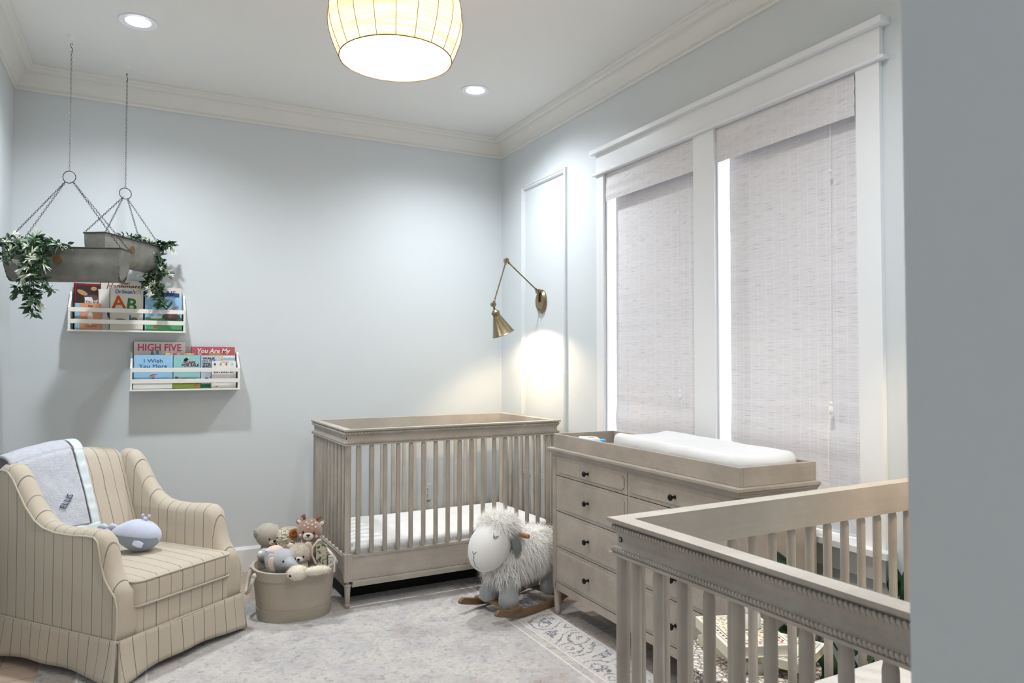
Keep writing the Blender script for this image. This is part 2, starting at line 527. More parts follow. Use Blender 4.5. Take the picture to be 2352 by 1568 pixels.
# woven window shades
def shade_mat():
    m, nt, N, L, B = newmat('woven_shade')
    v = objco(nt)
    sp = N.new('ShaderNodeSeparateXYZ'); L.new(v, sp.inputs[0])
    ln = tex_noise(nt, objco(nt, (1, 14, 460)), 1.0, 2, 0.5)
    lf = tex_noise(nt, objco(nt, (1, 1.5, 420)), 1.0, 1, 0.5)
    lw = tex_noise(nt, objco(nt, (1, 4, 160)), 1.0, 2, 0.6)
    lines = ramp(nt, ln, [(0.28, (0.58, 0.57, 0.58, 1)), (0.38, (0.94, 0.94, 0.94, 1)), (0.6, (1, 1, 1, 1))])
    fine = ramp(nt, lf, [(0.35, (0.92, 0.92, 0.92, 1)), (0.55, (1, 1, 1, 1))])
    base = mix_rgb(nt, 1.0, srgb((238, 235, 237)), mix_rgb(nt, 1.0, lines, fine, 'MULTIPLY'), 'MULTIPLY')
    f = math_n(nt, 'FRACT', math_n(nt, 'DIVIDE', math_n(nt, 'ADD', sp.outputs[1], 5), 0.046))
    th = math_n(nt, 'LESS_THAN', math_n(nt, 'ABSOLUTE', math_n(nt, 'SUBTRACT', f, 0.5)), 0.028)
    base = mix_rgb(nt, math_n(nt, 'MULTIPLY', th, 0.45), base, srgb((250, 250, 250)))
    L.new(base, B.inputs['Base Color']); B.inputs['Roughness'].default_value = 0.8
    B.inputs['Specular IOR Level'].default_value = 0.2
    bump(nt, B, lw, 0.35, 0.001)
    tl = N.new('ShaderNodeBsdfTranslucent'); L.new(base, tl.inputs[0])
    mx = N.new('ShaderNodeMixShader'); mx.inputs[0].default_value = 0.07
    L.new(B.outputs[0], mx.inputs[1]); L.new(tl.outputs[0], mx.inputs[2]); L.new(mx.outputs[0], N['Material Output'].inputs[0])
    return m
SHADE = shade_mat()
HEADW = M('headrail_wood', (120, 100, 80), 0.6)
CORD = M('shade_cord', (238, 238, 236), 0.6)
sh_lab = ['white woven roman shade with white pull cord on the window nearer the doorway wall',
          'narrower looking white woven roman shade in the window next to the brass lamp']
cords = [((1905, 285), (1906, 392), (1909, 935), (1903, 1075)), ((1558, 405), (1560, 488), (1563, 905), (1572, 985))]
for i, (a, b) in enumerate(WIN):
    ya, yb = a + .010, b - .036
    r = thing('woven_shade', sh_lab[i], 'window shade', (XR + .02, (a + b) / 2, WZ0), group='woven roman shades')
    off = -r.location
    def sheet(u, v, ya=ya, yb=yb):
        y = ya + (yb - ya) * u; z = .674 + (2.44 - .674) * v
        xx = XR + .046 + .0004 * sin(z * 75) + .003 * noise.noise((y * 2, z * 5, i * 9.0)) - .012 * math.exp(-((z - 1.02) / .05) ** 2) * (.5 + .5 * noise.noise((y * 3, 1, 4)))
        return (xx, y, z)
    mb = MB(); mb.M = Matrix.Translation(off)
    mb.grid(14, 150, sheet, thick=-.0015); mb.build('shade', SHADE, r)
    mb = MB(); mb.M = Matrix.Translation(off)
    mb.box((XR + .042, ya, .664), (XR + .052, yb, .676)); mb.build('bottom_bar', TRIM, r, smooth=False)
    def val(u, v, a=a, b=b):
        y = a + .014 + (b - a - .018) * u; z = 2.296 + .161 * v
        return (XR - .008 + .0012 * sin(z * 110) + .002 * noise.noise((y * 3, z * 9, 2)) + .004 * (v - .0), y, z)
    mb = MB(); mb.M = Matrix.Translation(off)
    mb.grid(12, 24, val, thick=-.0018); mb.build('valance', SHADE, r)
    mb = MB(); mb.M = Matrix.Translation(off)
    mb.box((XR + .012, a + .012, 2.415), (XR + .040, b - .012, 2.457)); mb.build('headrail', HEADW, r, smooth=False)
    P = [at_x(px, py, XR + .004) for px, py in cords[i]]
    mb = MB(); mb.M = Matrix.Translation(off)
    mb.tube([P[0] + Vector((.004, 0, .02)), P[1], (P[1] + P[2]) / 2, P[2]], .0011, 6)
    mid = (P[2] + P[3]) / 2 + Vector((0, .006, 0))
    mb.tube([P[2] - Vector((0, .001, .03)), P[2] * .65 + mid * .35, mid, P[3]], .0011, 6)
    mb.build('pull_cord', CORD, r)
    mb = MB(); mb.M = Matrix.Translation(off)
    mb.ball(P[1], (.007, .008, .010)); mb.build('cord_bead', WHITEP, r)
    mb = MB(); mb.M = Matrix.Translation(off)
    mb.lathe([(.002, .022), (.007, .018), (.0075, .012), (.005, .006), (.007, .001), (.009, -.010), (.009, -.02), (.004, -.028)], 12, c=tuple(P[2]))
    mb.build('tassel', WHITEP, r)

# ---------------------------------------------------------------- rug
def rug_mat(W_, H_):
    m, nt, N, L, B = newmat('faded_rug')
    v = objco(nt)
    sp = N.new('ShaderNodeSeparateXYZ'); L.new(v, sp.inputs[0])
    dx = math_n(nt, 'SUBTRACT', W_ / 2, math_n(nt, 'ABSOLUTE', sp.outputs[0]))
    dy = math_n(nt, 'SUBTRACT', H_ / 2, math_n(nt, 'ABSOLUTE', sp.outputs[1]))
    d = dx
    def band(a, b):
        return math_n(nt, 'MULTIPLY', math_n(nt, 'GREATER_THAN', d, a), math_n(nt, 'LESS_THAN', d, b))
    n1 = tex_noise(nt, v, 4.5, 4, 0.6, 0.4)
    n2 = tex_noise(nt, v, 30, 4, 0.62, 0.7)
    n3 = tex_noise(nt, v, 60, 3, 0.6, 0.6)
    nf = tex_noise(nt, v, 500, 2)
    vo = N.new('ShaderNodeTexVoronoi'); vo.inputs['Scale'].default_value = 3.1; L.new(v, vo.inputs['Vector'])
    ring = math_n(nt, 'SINE', math_n(nt, 'MULTIPLY', vo.outputs['Distance'], 42))
    vo2 = N.new('ShaderNodeTexVoronoi'); vo2.feature = 'DISTANCE_TO_EDGE'; vo2.inputs['Scale'].default_value = 11; L.new(v, vo2.inputs['Vector'])
    field = ramp(nt, n1, [(0.25, srgb((172, 173, 177))), (0.42, srgb((204, 200, 196))), (0.56, srgb((190, 188, 189))), (0.72, srgb((180, 168, 162)))])
    mott = ramp(nt, n2, [(0.34, (0.66, 0.65, 0.66, 1)), (0.45, (0.93, 0.93, 0.93, 1)), (0.53, (1.04, 1.03, 1.02, 1)), (0.62, (0.95, 0.93, 0.92, 1)), (0.74, (0.74, 0.69, 0.66, 1))])
    c = mix_rgb(nt, 0.85, field, mott, 'MULTIPLY')
    c = mix_rgb(nt, 0.5, c, ramp(nt, n3, [(0.35, (0.80, 0.79, 0.80, 1)), (0.55, (1.03, 1.02, 1.01, 1))]), 'MULTIPLY')
    rm = math_n(nt, 'MULTIPLY', math_n(nt, 'LESS_THAN', vo.outputs['Distance'], 0.30), math_n(nt, 'GREATER_THAN', ring, 0.45))
    fade = ramp(nt, n2, [(0.42, (0, 0, 0, 1)), (0.6, (1, 1, 1, 1))])
    rm = math_n(nt, 'MULTIPLY', math_n(nt, 'MULTIPLY', rm, fade), 0.65)
    c = mix_rgb(nt, rm, c, srgb((176, 166, 162)))
    em = math_n(nt, 'MULTIPLY', math_n(nt, 'LESS_THAN', vo2.outputs['Distance'], 0.035), 0.16)
    c = mix_rgb(nt, math_n(nt, 'MULTIPLY', em, fade), c, srgb((160, 166, 178)))
    # border: ivory band with navy sprays, taupe guard band outside, thin lines
    vb = N.new('ShaderNodeTexVoronoi'); vb.inputs['Scale'].default_value = 6.2; vb.feature = 'SMOOTH_F1'; L.new(v, vb.inputs['Vector'])
    wv = math_n(nt, 'SINE', math_n(nt, 'ADD', math_n(nt, 'MULTIPLY', vb.outputs['Distance'], 38), math_n(nt, 'MULTIPLY', n2, 9)))
    nv = math_n(nt, 'GREATER_THAN', wv, 0.72)
    brk = ramp(nt, n3, [(0.40, (0.15, 0.15, 0.15, 1)), (0.52, (1, 1, 1, 1))])
    nv = math_n(nt, 'MULTIPLY', math_n(nt, 'MULTIPLY', nv, brk), band(0.175, 0.355))
    c = mix_rgb(nt, math_n(nt, 'MULTIPLY', band(0.17, 0.36), 0.55), c, srgb((222, 216, 210)))
    c = mix_rgb(nt, math_n(nt, 'MULTIPLY', nv, 0.85), c, srgb((76, 86, 112)))
    guard = math_n(nt, 'LESS_THAN', d, 0.15)
    c = mix_rgb(nt, math_n(nt, 'MULTIPLY', guard, 0.75), c, ramp(nt, n2, [(0.38, srgb((118, 122, 134))), (0.5, srgb((170, 158, 146))), (0.66, srgb((140, 128, 118)))]))
    for p in (0.155, 0.365, 0.415):
        c = mix_rgb(nt, math_n(nt, 'MULTIPLY', band(p, p + 0.009), 0.7), c, srgb((236, 228, 224)))
    c = mix_rgb(nt, 0.35, c, ramp(nt, nf, [(0.3, (0.7, 0.7, 0.7, 1)), (0.7, (1.1, 1.1, 1.1, 1))]), 'MULTIPLY')
    L.new(c, B.inputs['Base Color'])
    B.inputs['Roughness'].default_value = 0.95; B.inputs['Specular IOR Level'].default_value = 0.1; B.inputs['Sheen Weight'].default_value = 0.3
    bump(nt, B, nf, 0.5, 0.002)
    return m
RX0, RX1, RY0, RY1 = -0.40, 2.10, 1.17, 4.26
RZ = 0.011
ru = MB().box((-(RX1 - RX0) / 2, -(RY1 - RY0) / 2, 0), ((RX1 - RX0) / 2, (RY1 - RY0) / 2, RZ)).build('area_rug', rug_mat(RX1 - RX0, RY1 - RY0), bevel=.004)
ru.location = ((RX0 + RX1) / 2, (RY0 + RY1) / 2, 0)
tag(ru, 'large faded ivory and grey patterned rug with navy border flowers on the wood floor', 'rug')

# ---------------------------------------------------------------- recessed lights
GLOW = M('downlight_lens', (235, 240, 255), 0.4, emis=14)
RIM = M('downlight_rim', (232, 234, 238), 0.4)
can_lab = ['round recessed ceiling light above the hanging planters', 'round recessed ceiling light beyond the pendant lamp, above the brass lamp',
           'recessed ceiling light above the near crib', 'recessed ceiling light in the entry behind the camera']
for i, (x, y) in enumerate(CANS):
    r = thing('recessed_light', can_lab[i], 'ceiling light', (x, y, ZC), group='recessed ceiling lights')
    MB().lathe([(.054, .0), (.054, -.002), (.060, -.0025), (.074, -.004), (.086, -.006), (.090, -.003), (.090, 0)], 40, cap=False).build('trim_ring', RIM, r)
    MB().lathe([(.001, -.0030), (.056, -.0030), (.056, -.001), (.001, -.001)], 40).build('lens', GLOW, r)

# ---------------------------------------------------------------- pendant lamp
def weave_mat():
    m, nt, N, L, B = newmat('pendant_weave')
    v = objco(nt)
    lf = tex_noise(nt, objco(nt, (4, 4, 260)), 1.0, 2, 0.6)
    c = ramp(nt, lf, [(0.34, srgb((206, 184, 154))), (0.47, srgb((244, 236, 218))), (0.6, srgb((250, 246, 234)))])
    df = N.new('ShaderNodeBsdfDiffuse'); tl = N.new('ShaderNodeBsdfTranslucent'); mx = N.new('ShaderNodeMixShader')
    L.new(c, df.inputs[0]); L.new(c, tl.inputs[0]); mx.inputs[0].default_value = 0.42
    L.new(df.outputs[0], mx.inputs[1]); L.new(tl.outputs[0], mx.inputs[2]); L.new(mx.outputs[0], N['Material Output'].inputs[0])
    return m
px_, py_, pz_ = PENDANT
r = thing('pendant_lamp', 'large woven rattan pendant lamp glowing warm below the ceiling', 'ceiling lamp', (px_, py_, pz_))
def prf(t):   # t 0..1 bottom to top
    z = .34 * t
    rr = .203 + .040 * sin(min(1, t / .42) * pi / 2) if t < .42 else .243 - .085 * ((t - .42) / .58) ** 2.0
    return rr, z
prof = [prf(i / 26) for i in range(27)]
RIBN = 20
def shade_pt(u, v):
    rr, z = prf(v)
    a = u * 2 * pi
    k = (a / (2 * pi) * RIBN) % 1.0
    rr *= 1 - .012 * sin(pi * k)          # reeds run straight between the ribs
    return (rr * cos(a), rr * sin(a), z)
mb = MB(); mb.grid(RIBN * 4, 40, shade_pt, thick=.002); mb.build('shade', weave_mat(), r, angle=180)
RIBM = M('pendant_rib', (128, 100, 74), 0.7)
for k in range(RIBN):
    a = 2 * pi * k / RIBN
    MB().tube([((q[0] + .002) * cos(a), (q[0] + .002) * sin(a), q[1]) for q in prof], .0012, 5).build('rib', RIBM, r)
MB().tube([(.203 * cos(t / 24 * pi), .203 * sin(t / 24 * pi), 0) for t in range(48)], .0022, 6, closed=True).build('bottom_ring', RIBM, r)
MB().tube([(.158 * cos(t / 24 * pi), .158 * sin(t / 24 * pi), .34) for t in range(48)], .003, 6, closed=True).build('top_ring', RIBM, r)
MB().tube([(0, 0, .24), (0, 0, ZC - pz_ - .02)], .006, 8).build('stem', BRASS, r)
MB().lathe([(.001, 0), (.06, 0), (.06, .015), (.05, .022), (.001, .022)], 24, c=(0, 0, ZC - pz_ - .022)).build('canopy', BRASS, r)
mb = MB()
for k in range(3):
    a = 2 * pi * k / 3
    mb.tube([(0, 0, .34), (.158 * cos(a), .158 * sin(a), .34)], .0025, 6)
mb.build('spider', BRASS, r)
MB().lathe([(.001, -.03), (.016, -.03), (.018, .02), (.001, .02)], 14, c=(0, 0, .25)).build('socket', BRASS, r)
BULB = M('bulb_glow', (255, 236, 205), 0.3, emis=18)
MB().ball((0, 0, .175), (.03, .03, .04)).build('bulb', BULB, r)

# ---------------------------------------------------------------- outlet and wall lamp
OUTM = M('outlet_plate', (222, 224, 226), 0.35)
c = at_y(979.5, 1130, YB - .003)
r = thing('wall_outlet', 'white double power outlet on the wall behind the far crib', 'outlet', (c.x, YB, c.z))
MB().box((-.036, -.006, -.058), (.036, 0, .058)).build('plate', OUTM, r, bevel=.003)
for dz in (-.02, .02):
    mb = MB().box((-.016, -.008, dz - .014), (.016, -.0055, dz + .014))
    s = mb.build('socket', OUTM, r, bevel=.002)
    MB().box((-.008, -.0085, dz - .004), (-.005, -.0078, dz + .006)).box((.005, -.0085, dz - .004), (.008, -.0078, dz + .006)).build('slot', DARK, s, smooth=False)

def wall_lamp(LY, label, watt):
    sh_ = Vector((0, LY - 4.27, 0))
    def L_(px, py): return at_y(px, py, 4.27) + sh_
    bp = at_x(1246, 692, XR)
    r = thing('swing_arm_lamp', label, 'wall lamp', (XR, LY, bp.z))
    off = -r.location
    def lmb(): m = MB(); m.M = Matrix.Translation(off); return m
    J0, J1, J2, J3, J4 = L_(1236, 669), L_(1163, 598), L_(1133, 699), L_(1137, 715), L_(1156, 766)
    # oval back plate, its axis along x
    R_ = Matrix.Translation((0, 0, 0)) @ Matrix.Rotation(-pi / 2, 4, 'Y')
    MB().lathe([(.001, 0), (.058, 0), (.060, .004), (.058, .012), (.052, .016), (.049, .022), (.001, .024)], 36, M=Matrix.Rotation(-pi / 2, 4, 'Y'), sx=1.38, sy=1.15).build('back_plate', BRASS, r, angle=50)
    MB().lathe([(.001, 0), (.004, 0), (.0045, .016), (.001, .018)], 10, c=(-.055, 0, .02), M=Matrix.Rotation(-pi / 2, 4, 'Y')).build('switch', BRASS, r)
    m1 = lmb(); b0 = Vector((J0.x, LY, bp.z + .0))
    m1.tube([Vector((XR - .02, LY, bp.z)), Vector((b0.x, LY, bp.z))], .006, 10); m1.tube([Vector((b0.x, LY, bp.z - .006)), J0], .0075, 10)
    m1.build('bracket', BRASS, r)
    def arm(a, b):
        d = (b - a).normalized()
        m = lmb(); m.tube([a + d * .02, b - d * .02], .0048, 10)
        for q, s in ((a, 1), (b, -1)):
            p = q + d * s * .024
            m.tube([p - d * .006, p - d * .002, p + d * .002, p + d * .006], [.006, .009, .009, .006], 12)
        m.build('arm', BRASS, r)
    arm(J0, J1); arm(J1, J2)
    for q in (J0, J1, J2):
        m = lmb()
        m.tube([q + Vector((0, t, 0)) for t in (-.012, -.0115, .0115, .012)], [.012, .0165, .0165, .012], 20)
        m.tube([q + Vector((0, t, 0)) for t in (-.018, -.012)], [.005, .006], 12)
        m.build('knuckle', BRASS, r)
    ax = (J4 - J3).normalized()
    Q = ax.to_track_quat('Z', 'Y').to_matrix().to_4x4()
    Ln = (J4 - J3).length
    m = MB(); m.M = Matrix.Translation(off) @ Matrix.Translation(J3) @ Q
    m.lathe([(.006, -.02), (.010, -.012), (.020, -.004), (.027, .004), (.030, .010), (.026, .016), (.024, .026), (.027, .036), (.029, .040)], 30, cap=True)
    m.build('shade_cap', BRASS, r, angle=60)
    m = lmb(); m.tube([J2, J2.lerp(J3, .5), J3], [.006, .0075, .006], 12); m.build('shade_stem', BRASS, r)
    mo, mi = .075, .073
    m = MB(); m.M = Matrix.Translation(off) @ Matrix.Translation(J3) @ Q
    m.lathe([(.029, .040), (mo - .002, Ln - .004), (mo + .003, Ln), (mo + .002, Ln + .003), (mi, Ln), (.026, .044), (.002, .044)], 40, cap=False)
    m.build('shade', BRASS, r, angle=50)
    m = MB(); m.M = Matrix.Translation(off) @ Matrix.Translation(J3) @ Q
    m.ball((0, 0, .085), (.020, .020, .028)); m.build('bulb', BULB, r)
    lamp_spot('wall_lamp_light', J3 + ax * (Ln * .88), watt, (1.0, 0.76, 0.48), 0.02, radians(150), 0.5, aim=ax)
wall_lamp(4.27, 'brass swing arm wall lamp with cone shade above the far crib', 6.5)
wall_lamp(1.02, 'second brass swing arm wall lamp, above the near crib and out of frame', 6)

# ================================================================ CRIBS
CL, CW = 1.385, 0.785
RAILP = [(0, .965), (0, .958), (.003, .954), (.010, .952), (.012, .936), (.016, .928), (.0185, .918), (.0185, .908), (.015, .899),
         (.011, .896), (.011, .887), (.006, .886), (.002, .884), (.002, .879), (.006, .877), (.046, .877), (.046, .965)]
def crib_side(side, d, k):
    """outer line of one side, mitred: point at inset d, end k"""
    if side == 0: return ((d, CL - d)[k], d)
    if side == 1: return (CL - d, (d, CW - d)[k])
    if side == 2: return ((CL - d, d)[k], CW - d)
    return (d, (CW - d, d)[k])
def rope(mb, side, inset, z, r, step, x0=.004, x1=.004, tilt=.6):
    a = Vector((*crib_side(side, inset, 0), z)); b = Vector((*crib_side(side, inset, 1), z))
    t = (b - a).normalized()
    a = a + t * x0; b = b - t * x1
    n = int((b - a).length / step)
    rot = Matrix.Rotation(math.atan2(t.y, t.x), 3, 'Z') @ Matrix.Rotation(-tilt, 3, 'Y')
    for i in range(n):
        mb.ball(a + (b - a) * ((i + .5) / n), (step * .50, r, r * 1.28), 8, 5, rot=rot)
SCREW = M('screw_steel', (150, 150, 152), 0.3, 1.0)
def build_crib(label, x, y, rot):
    r = thing('crib', label, 'crib', (x, y, RZ), rot, group='matching grey wooden cribs')
    for side in range(4):
        mb = MB(); n = len(RAILP)
        vs = [(*crib_side(side, d, 0), z) for d, z in RAILP] + [(*crib_side(side, d, 1), z) for d, z in RAILP]
        fs = [(i, (i + 1) % n, n + (i + 1) % n, n + i) for i in range(n)] + [tuple(range(n - 1, -1, -1)), tuple(range(n, 2 * n))]
        mb.add(vs, fs)
        rail = mb.build('top_rail', CRIB, r, angle=28)
        mb = MB()
        rope(mb, side, .0065, .943, .0062, .0098)
        mb.build('rope_moulding', CRIB, rail); mb = MB()
        rope(mb, side, .0065, .8915, .0052, .0088)
        mb.build('rope_moulding', CRIB, rail)
        # lower rail with two ropes
        def P(d, k): 
            q = crib_side(side, d, k); t = (.05, -.05)[k]
            dirv = [(1, 0), (0, 1), (-1, 0), (0, -1)][side]
            dd = t - (d if k == 0 else -d)
            return (q[0] + dirv[0] * dd, q[1] + dirv[1] * dd)
        prof = [(.010, .283), (.010, .148), (.005, .145), (.003, .142), (.003, .138), (.014, .111), (.030, .111), (.030, .283)]
        mb = MB(); n = len(prof)
        vs = [(*P(d, 0), z) for d, z in prof] + [(*P(d, 1), z) for d, z in prof]
        fs = [(i, (i + 1) % n, n + (i + 1) % n, n + i) for i in range(n)] + [tuple(range(n - 1, -1, -1)), tuple(range(n, 2 * n))]
        low = mb.add(vs, fs).build('lower_rail', CRIB, r, angle=28)
        mb = MB()
        rope(mb, side, .009, .272, .0045, .0090, .045, .045)
        mb.build('rope_moulding', CRIB, low); mb = MB()
        rope(mb, side, .009, .153, .0050, .0095, .045, .045)
        mb.build('rope_moulding', CRIB, low)
    for cx_ in (.027, CL - .027):
        for cy_ in (.027, CW - .027):
            mb = MB()
            mb.lathe([(.019, .878), (.0165, .872), (.0165, .30), (.019, .292)], 18, c=(cx_, cy_, 0))
            mb.lathe([(.0165, .146), (.011, .140), (.010, .134), (.013, .130), (.021, .127), (.022, .121), (.019, .114), (.0165, .112), (.0175, .108),
                      (.0135, .030), (.011, .026), (.015, .022), (.0165, .014), (.014, .004), (.010, 0)], 18, c=(cx_, cy_, 0))
            leg = mb.build('leg', CRIBV, r)
            MB().box((cx_ - .0235, cy_ - .0235, .142), (cx_ + .0235, cy_ + .0235, .294)).build('leg_block', CRIBV, leg, bevel=.004)
    def slat(x, y, along):
        sx, sy = (.0135, .0115) if along == 'x' else (.0115, .0135)
        MB().lathe([(.6, .280), (1, .300), (1, .860), (.7, .879)], 14, c=(x, y, 0), sx=sx, sy=sy, cap=False).build('slat', CRIBV, r)
    for i in range(17):
        x = .083 + (CL - .166) * i / 16
        slat(x, .022, 'x'); slat(x, CW - .022, 'x')
    for i in range(9):
        y_ = .082 + (CW - .164) * i / 8
        slat(.022, y_, 'y'); slat(CL - .022, y_, 'y')
    for cy_ in (.030, CW - .030):
        mb = MB()
        mb.tube([(.0165, cy_, .916), (.0185, cy_, .916)], .0062, 14)
        s = mb.build('screw_hole', DARK, r)
        MB().tube([(.0160, cy_, .916), (.0172, cy_, .916)], .0042, 12).build('screw', SCREW, s)
    # sprung base under the mattress
    return r
crib_far = build_crib('grey-washed wooden crib in the far corner under the brass wall lamp', .963, 3.862, radians(1.5))
crib_near = build_crib('grey-washed wooden crib nearest the camera, cut off by the doorway wall', 1.015, .647, radians(1.8))

def mattress(label, crib, ztop, h, mat):
    r = thing('crib_mattress', label, 'mattress', crib.location, crib.rotation_euler.z)
    r.location.z = ztop - h
    hx, hy = (CL - .10) / 2, (CW - .10) / 2
    def f(q):
        n = noise.noise((q.x * 3, q.y * 6, 1)) * .004 + noise.noise((q.x * 14, q.y * 3, 5)) * .0025
        s = 1 - .012 * abs(noise.noise((q.x * 9, q.z * 30, 3)))
        return (q.x * s, q.y * s, q.z + (n if q.z > 0 else 0))
    MB().rbox((CL / 2, CW / 2, h / 2), (hx, hy, h / 2), .035, 4, 26, fn=f).build('mattress', mat, r, angle=180)
    # piped hem of the fitted sheet
    mb = MB(); pts = []
    for k in range(120):
        a = 2 * pi * k / 120
        ca, sa = cos(a), sin(a)
        e = 5
        m_ = (abs(ca) ** e + abs(sa) ** e) ** (-1 / e)
        pts.append((CL / 2 + (hx + .002) * ca * m_, CW / 2 + (hy + .002) * sa * m_, h * .55 + .007 * noise.noise((a * 3, 0, 0)) + .006 * sin(a * 4)))
    mb.tube(pts, .0045, 6, closed=True); mb.build('sheet_hem', mat, r)
    bs = MB()
    bs.box((.05, .05, -.012), (CL - .05, CW - .05, -.002))
    bs.build('base_board', CRIB, r, smooth=False)
    return r
SHEET = M('striped_sheet', (216, 217, 218), 0.92, bmp=0.5, bs=28, bd=0.006, spec=0.1, var=0.035, vs_=6, vec=(1, 3, 1))
SHEET2 = M('crinkled_sheet', (206, 204, 202), 0.92, bmp=0.9, bs=60, bd=0.008, spec=0.1, var=0.02)
mattress('white sheeted mattress inside the far crib', crib_far, .347, .135, SHEET)
mattress('white crinkled mattress inside the near crib', crib_near, .478, .135, SHEET2)

SHADOWM = M('under_crib_shade', (26, 23, 21), .9)  # near-black block added to stand for the deep shade beneath the far crib
r = thing('crib_shade_block', 'low black block added as the deep shade under the far crib', 'shade block', crib_far.matrix_basis @ Vector((0, 0, 0)), crib_far.rotation_euler.z)
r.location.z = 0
MB().box((.055, .20, RZ), (CL - .055, CW - .045, .098)).build('box', SHADOWM, r, bevel=.006)
MB().box((.050, .195, .0985), (CL - .050, CW - .040, .106)).build('block_top', SHADOWM, r, bevel=.003)

# ================================================================ DRESSER
DX, DY, DROT = 1.918, 3.335, 0.0
ang = math.atan2(1.43, .028)
# local frame: origin at far front corner of the top slab, +x along the front towards the camera, +y to the wall
DLEN, DDEP = 1.425, .415
r = thing('dresser', 'grey-washed wooden dresser with eight drawers and black knobs under the windows', 'dresser', (DX, DY, 0), -pi / 2 - radians(1.2))
dresser = r
DZ = .890
slabp = [(0, .890), (0, .880), (.004, .876), (.008, .876), (.010, .868), (.016, .864), (.020, .856), (.05, .856), (.05, .890)]
def dsl(side, d, k):
    if side == 0: return ((d, DLEN - d)[k], d)
    if side == 1: return (DLEN - d, (d, DDEP)[k])
    if side == 2: return (d, (DDEP, d)[k])
mb = MB()
for side in range(3):
    n = len(slabp)
    vs = [(*dsl(side, d, 0), z) for d, z in slabp] + [(*dsl(side, d, 1), z) for d, z in slabp]
    mb.add(vs, [(i, (i + 1) % n, n + (i + 1) % n, n + i) for i in range(n)])
mb.box((.02, .02, .858), (DLEN - .02, DDEP, .8895))
mb.build('top', DRES, r, angle=28)
B0, B1, BY = .022, DLEN - .022, .024           # body sides, front plane
mb = MB()
mb.box((B0, BY + .014, .150), (B1, DDEP - .006, .857))
for xa, xb in ((B0, B0 + .034), (B1 - .034, B1)):
    mb.box((xa, BY, .150), (xb, BY + .018, .857))
    for q in (.010, .017, .024):
        mb.tube([(xa + q, BY, .150), (xa + q, BY, .857)], .0022, 6)
mb.box((B0, BY, .148), (B1, BY + .018, .186))
mb.box((B0, BY, .848), (B1, BY + .018, .857))
mid = (B0 + B1) / 2
mb.box((mid - .006, BY + .004, .186), (mid + .006, BY + .018, .850))
mb.box((B1 - .0005, DDEP - .05, .150), (B1 + .003, DDEP - .006, .857))
mb.build('body', DRES, r, smooth=True, bevel=.001)
MB().box((B0 + .034, BY + .0125, .186), (B1 - .034, BY + .0145, .850)).build('drawer_recess', DARK, r, smooth=False)
rows = [(.749, .848), (.563, .745), (.377, .559), (.190, .373)]
for c_ in range(2):
    xa = (B0 + .037) if c_ == 0 else (mid + .008)
    xb = (mid - .008) if c_ == 0 else (B1 - .037)
    for z0, z1 in rows:
        mb = MB().box((xa, BY + .002, z0), (xb, BY + .016, z1))
        dr = mb.build('drawer', DRES, r, bevel=.001)
        i_, nn = .020, .012     # raised field with notched corners
        x0, x1, y0, y1 = xa + i_, xb - i_, z0 + i_ * .8, z1 - i_ * .8
        def cor(cx_, cz_, sx_, sz_):
            base = [(cx_, cz_ + sz_ * nn), (cx_ + sx_ * nn * .35, cz_ + sz_ * nn), (cx_ + sx_ * nn * .75, cz_ + sz_ * nn * .75), (cx_ + sx_ * nn, cz_ + sz_ * nn * .35), (cx_ + sx_ * nn, cz_)]
            return base
        poly = cor(x0, y0, 1, 1) + list(reversed(cor(x1, y0, -1, 1))) + cor(x1, y1, -1, -1) + list(reversed(cor(x0, y1, 1, -1)))
        MB().prism(poly, lambda u, v, k: (u, (BY + .0022, BY - .0022)[k], v)).build('raised_field', DRES, dr, bevel=.0012, smooth=True)
        kx, kz = (xa + xb) / 2, (z0 + z1) / 2
        mb = MB()
        mb.lathe([(.008, 0), (.008, .003), (.0045, .006), (.0045, .014), (.009, .018), (.0135, .022), (.014, .026), (.011, .030), (.004, .032)], 16,
                 M=Matrix.Translation((kx, BY - .002, kz)) @ Matrix.Rotation(pi / 2, 4, 'X'))
        mb.build('knob', BLACK, dr)
for lx, ly in ((B0 + .020, BY + .020), (B1 - .020, BY + .020), (B0 + .020, DDEP - .03), (B1 - .020, DDEP - .03)):
    MB().lathe([(.020, .150), (.020, .142), (.0205, .140), (.0165, .034), (.0175, .032), (.0165, .028), (.014, .004 + (RZ if ly < .1 else 0)), (.012, RZ if ly < .1 else 0)], 18, c=(lx, ly, 0)).build('leg', DRES, r)

# changing tray on the dresser
TX0, TX1, TY0, TY1 = .012, 1.395, .036, .425
r = thing('changing_tray', 'shallow grey-washed wooden changing tray on top of the dresser', 'tray', dresser.location, dresser.rotation_euler.z)
r.location.z = DZ
off = Vector((0, 0, 0)); th = .016; hh = .072
for a, b in (((TX0, TY0, 0), (TX1, TY0 + th, hh)), ((TX0, TY1 - th, 0), (TX1, TY1, hh)), ((TX0, TY0 + th, 0), (TX0 + th, TY1 - th, hh)), ((TX1 - th, TY0 + th, 0), (TX1, TY1 - th, hh))):
    MB().box(a, b).build('side_board', DRES, r, bevel=.002)
MB().box((TX0 + th, TY0 + th, 0.001), (TX1 - th, TY1 - th, .008)).build('base', DRES, r, smooth=False)
TRAYB = DZ + .0085
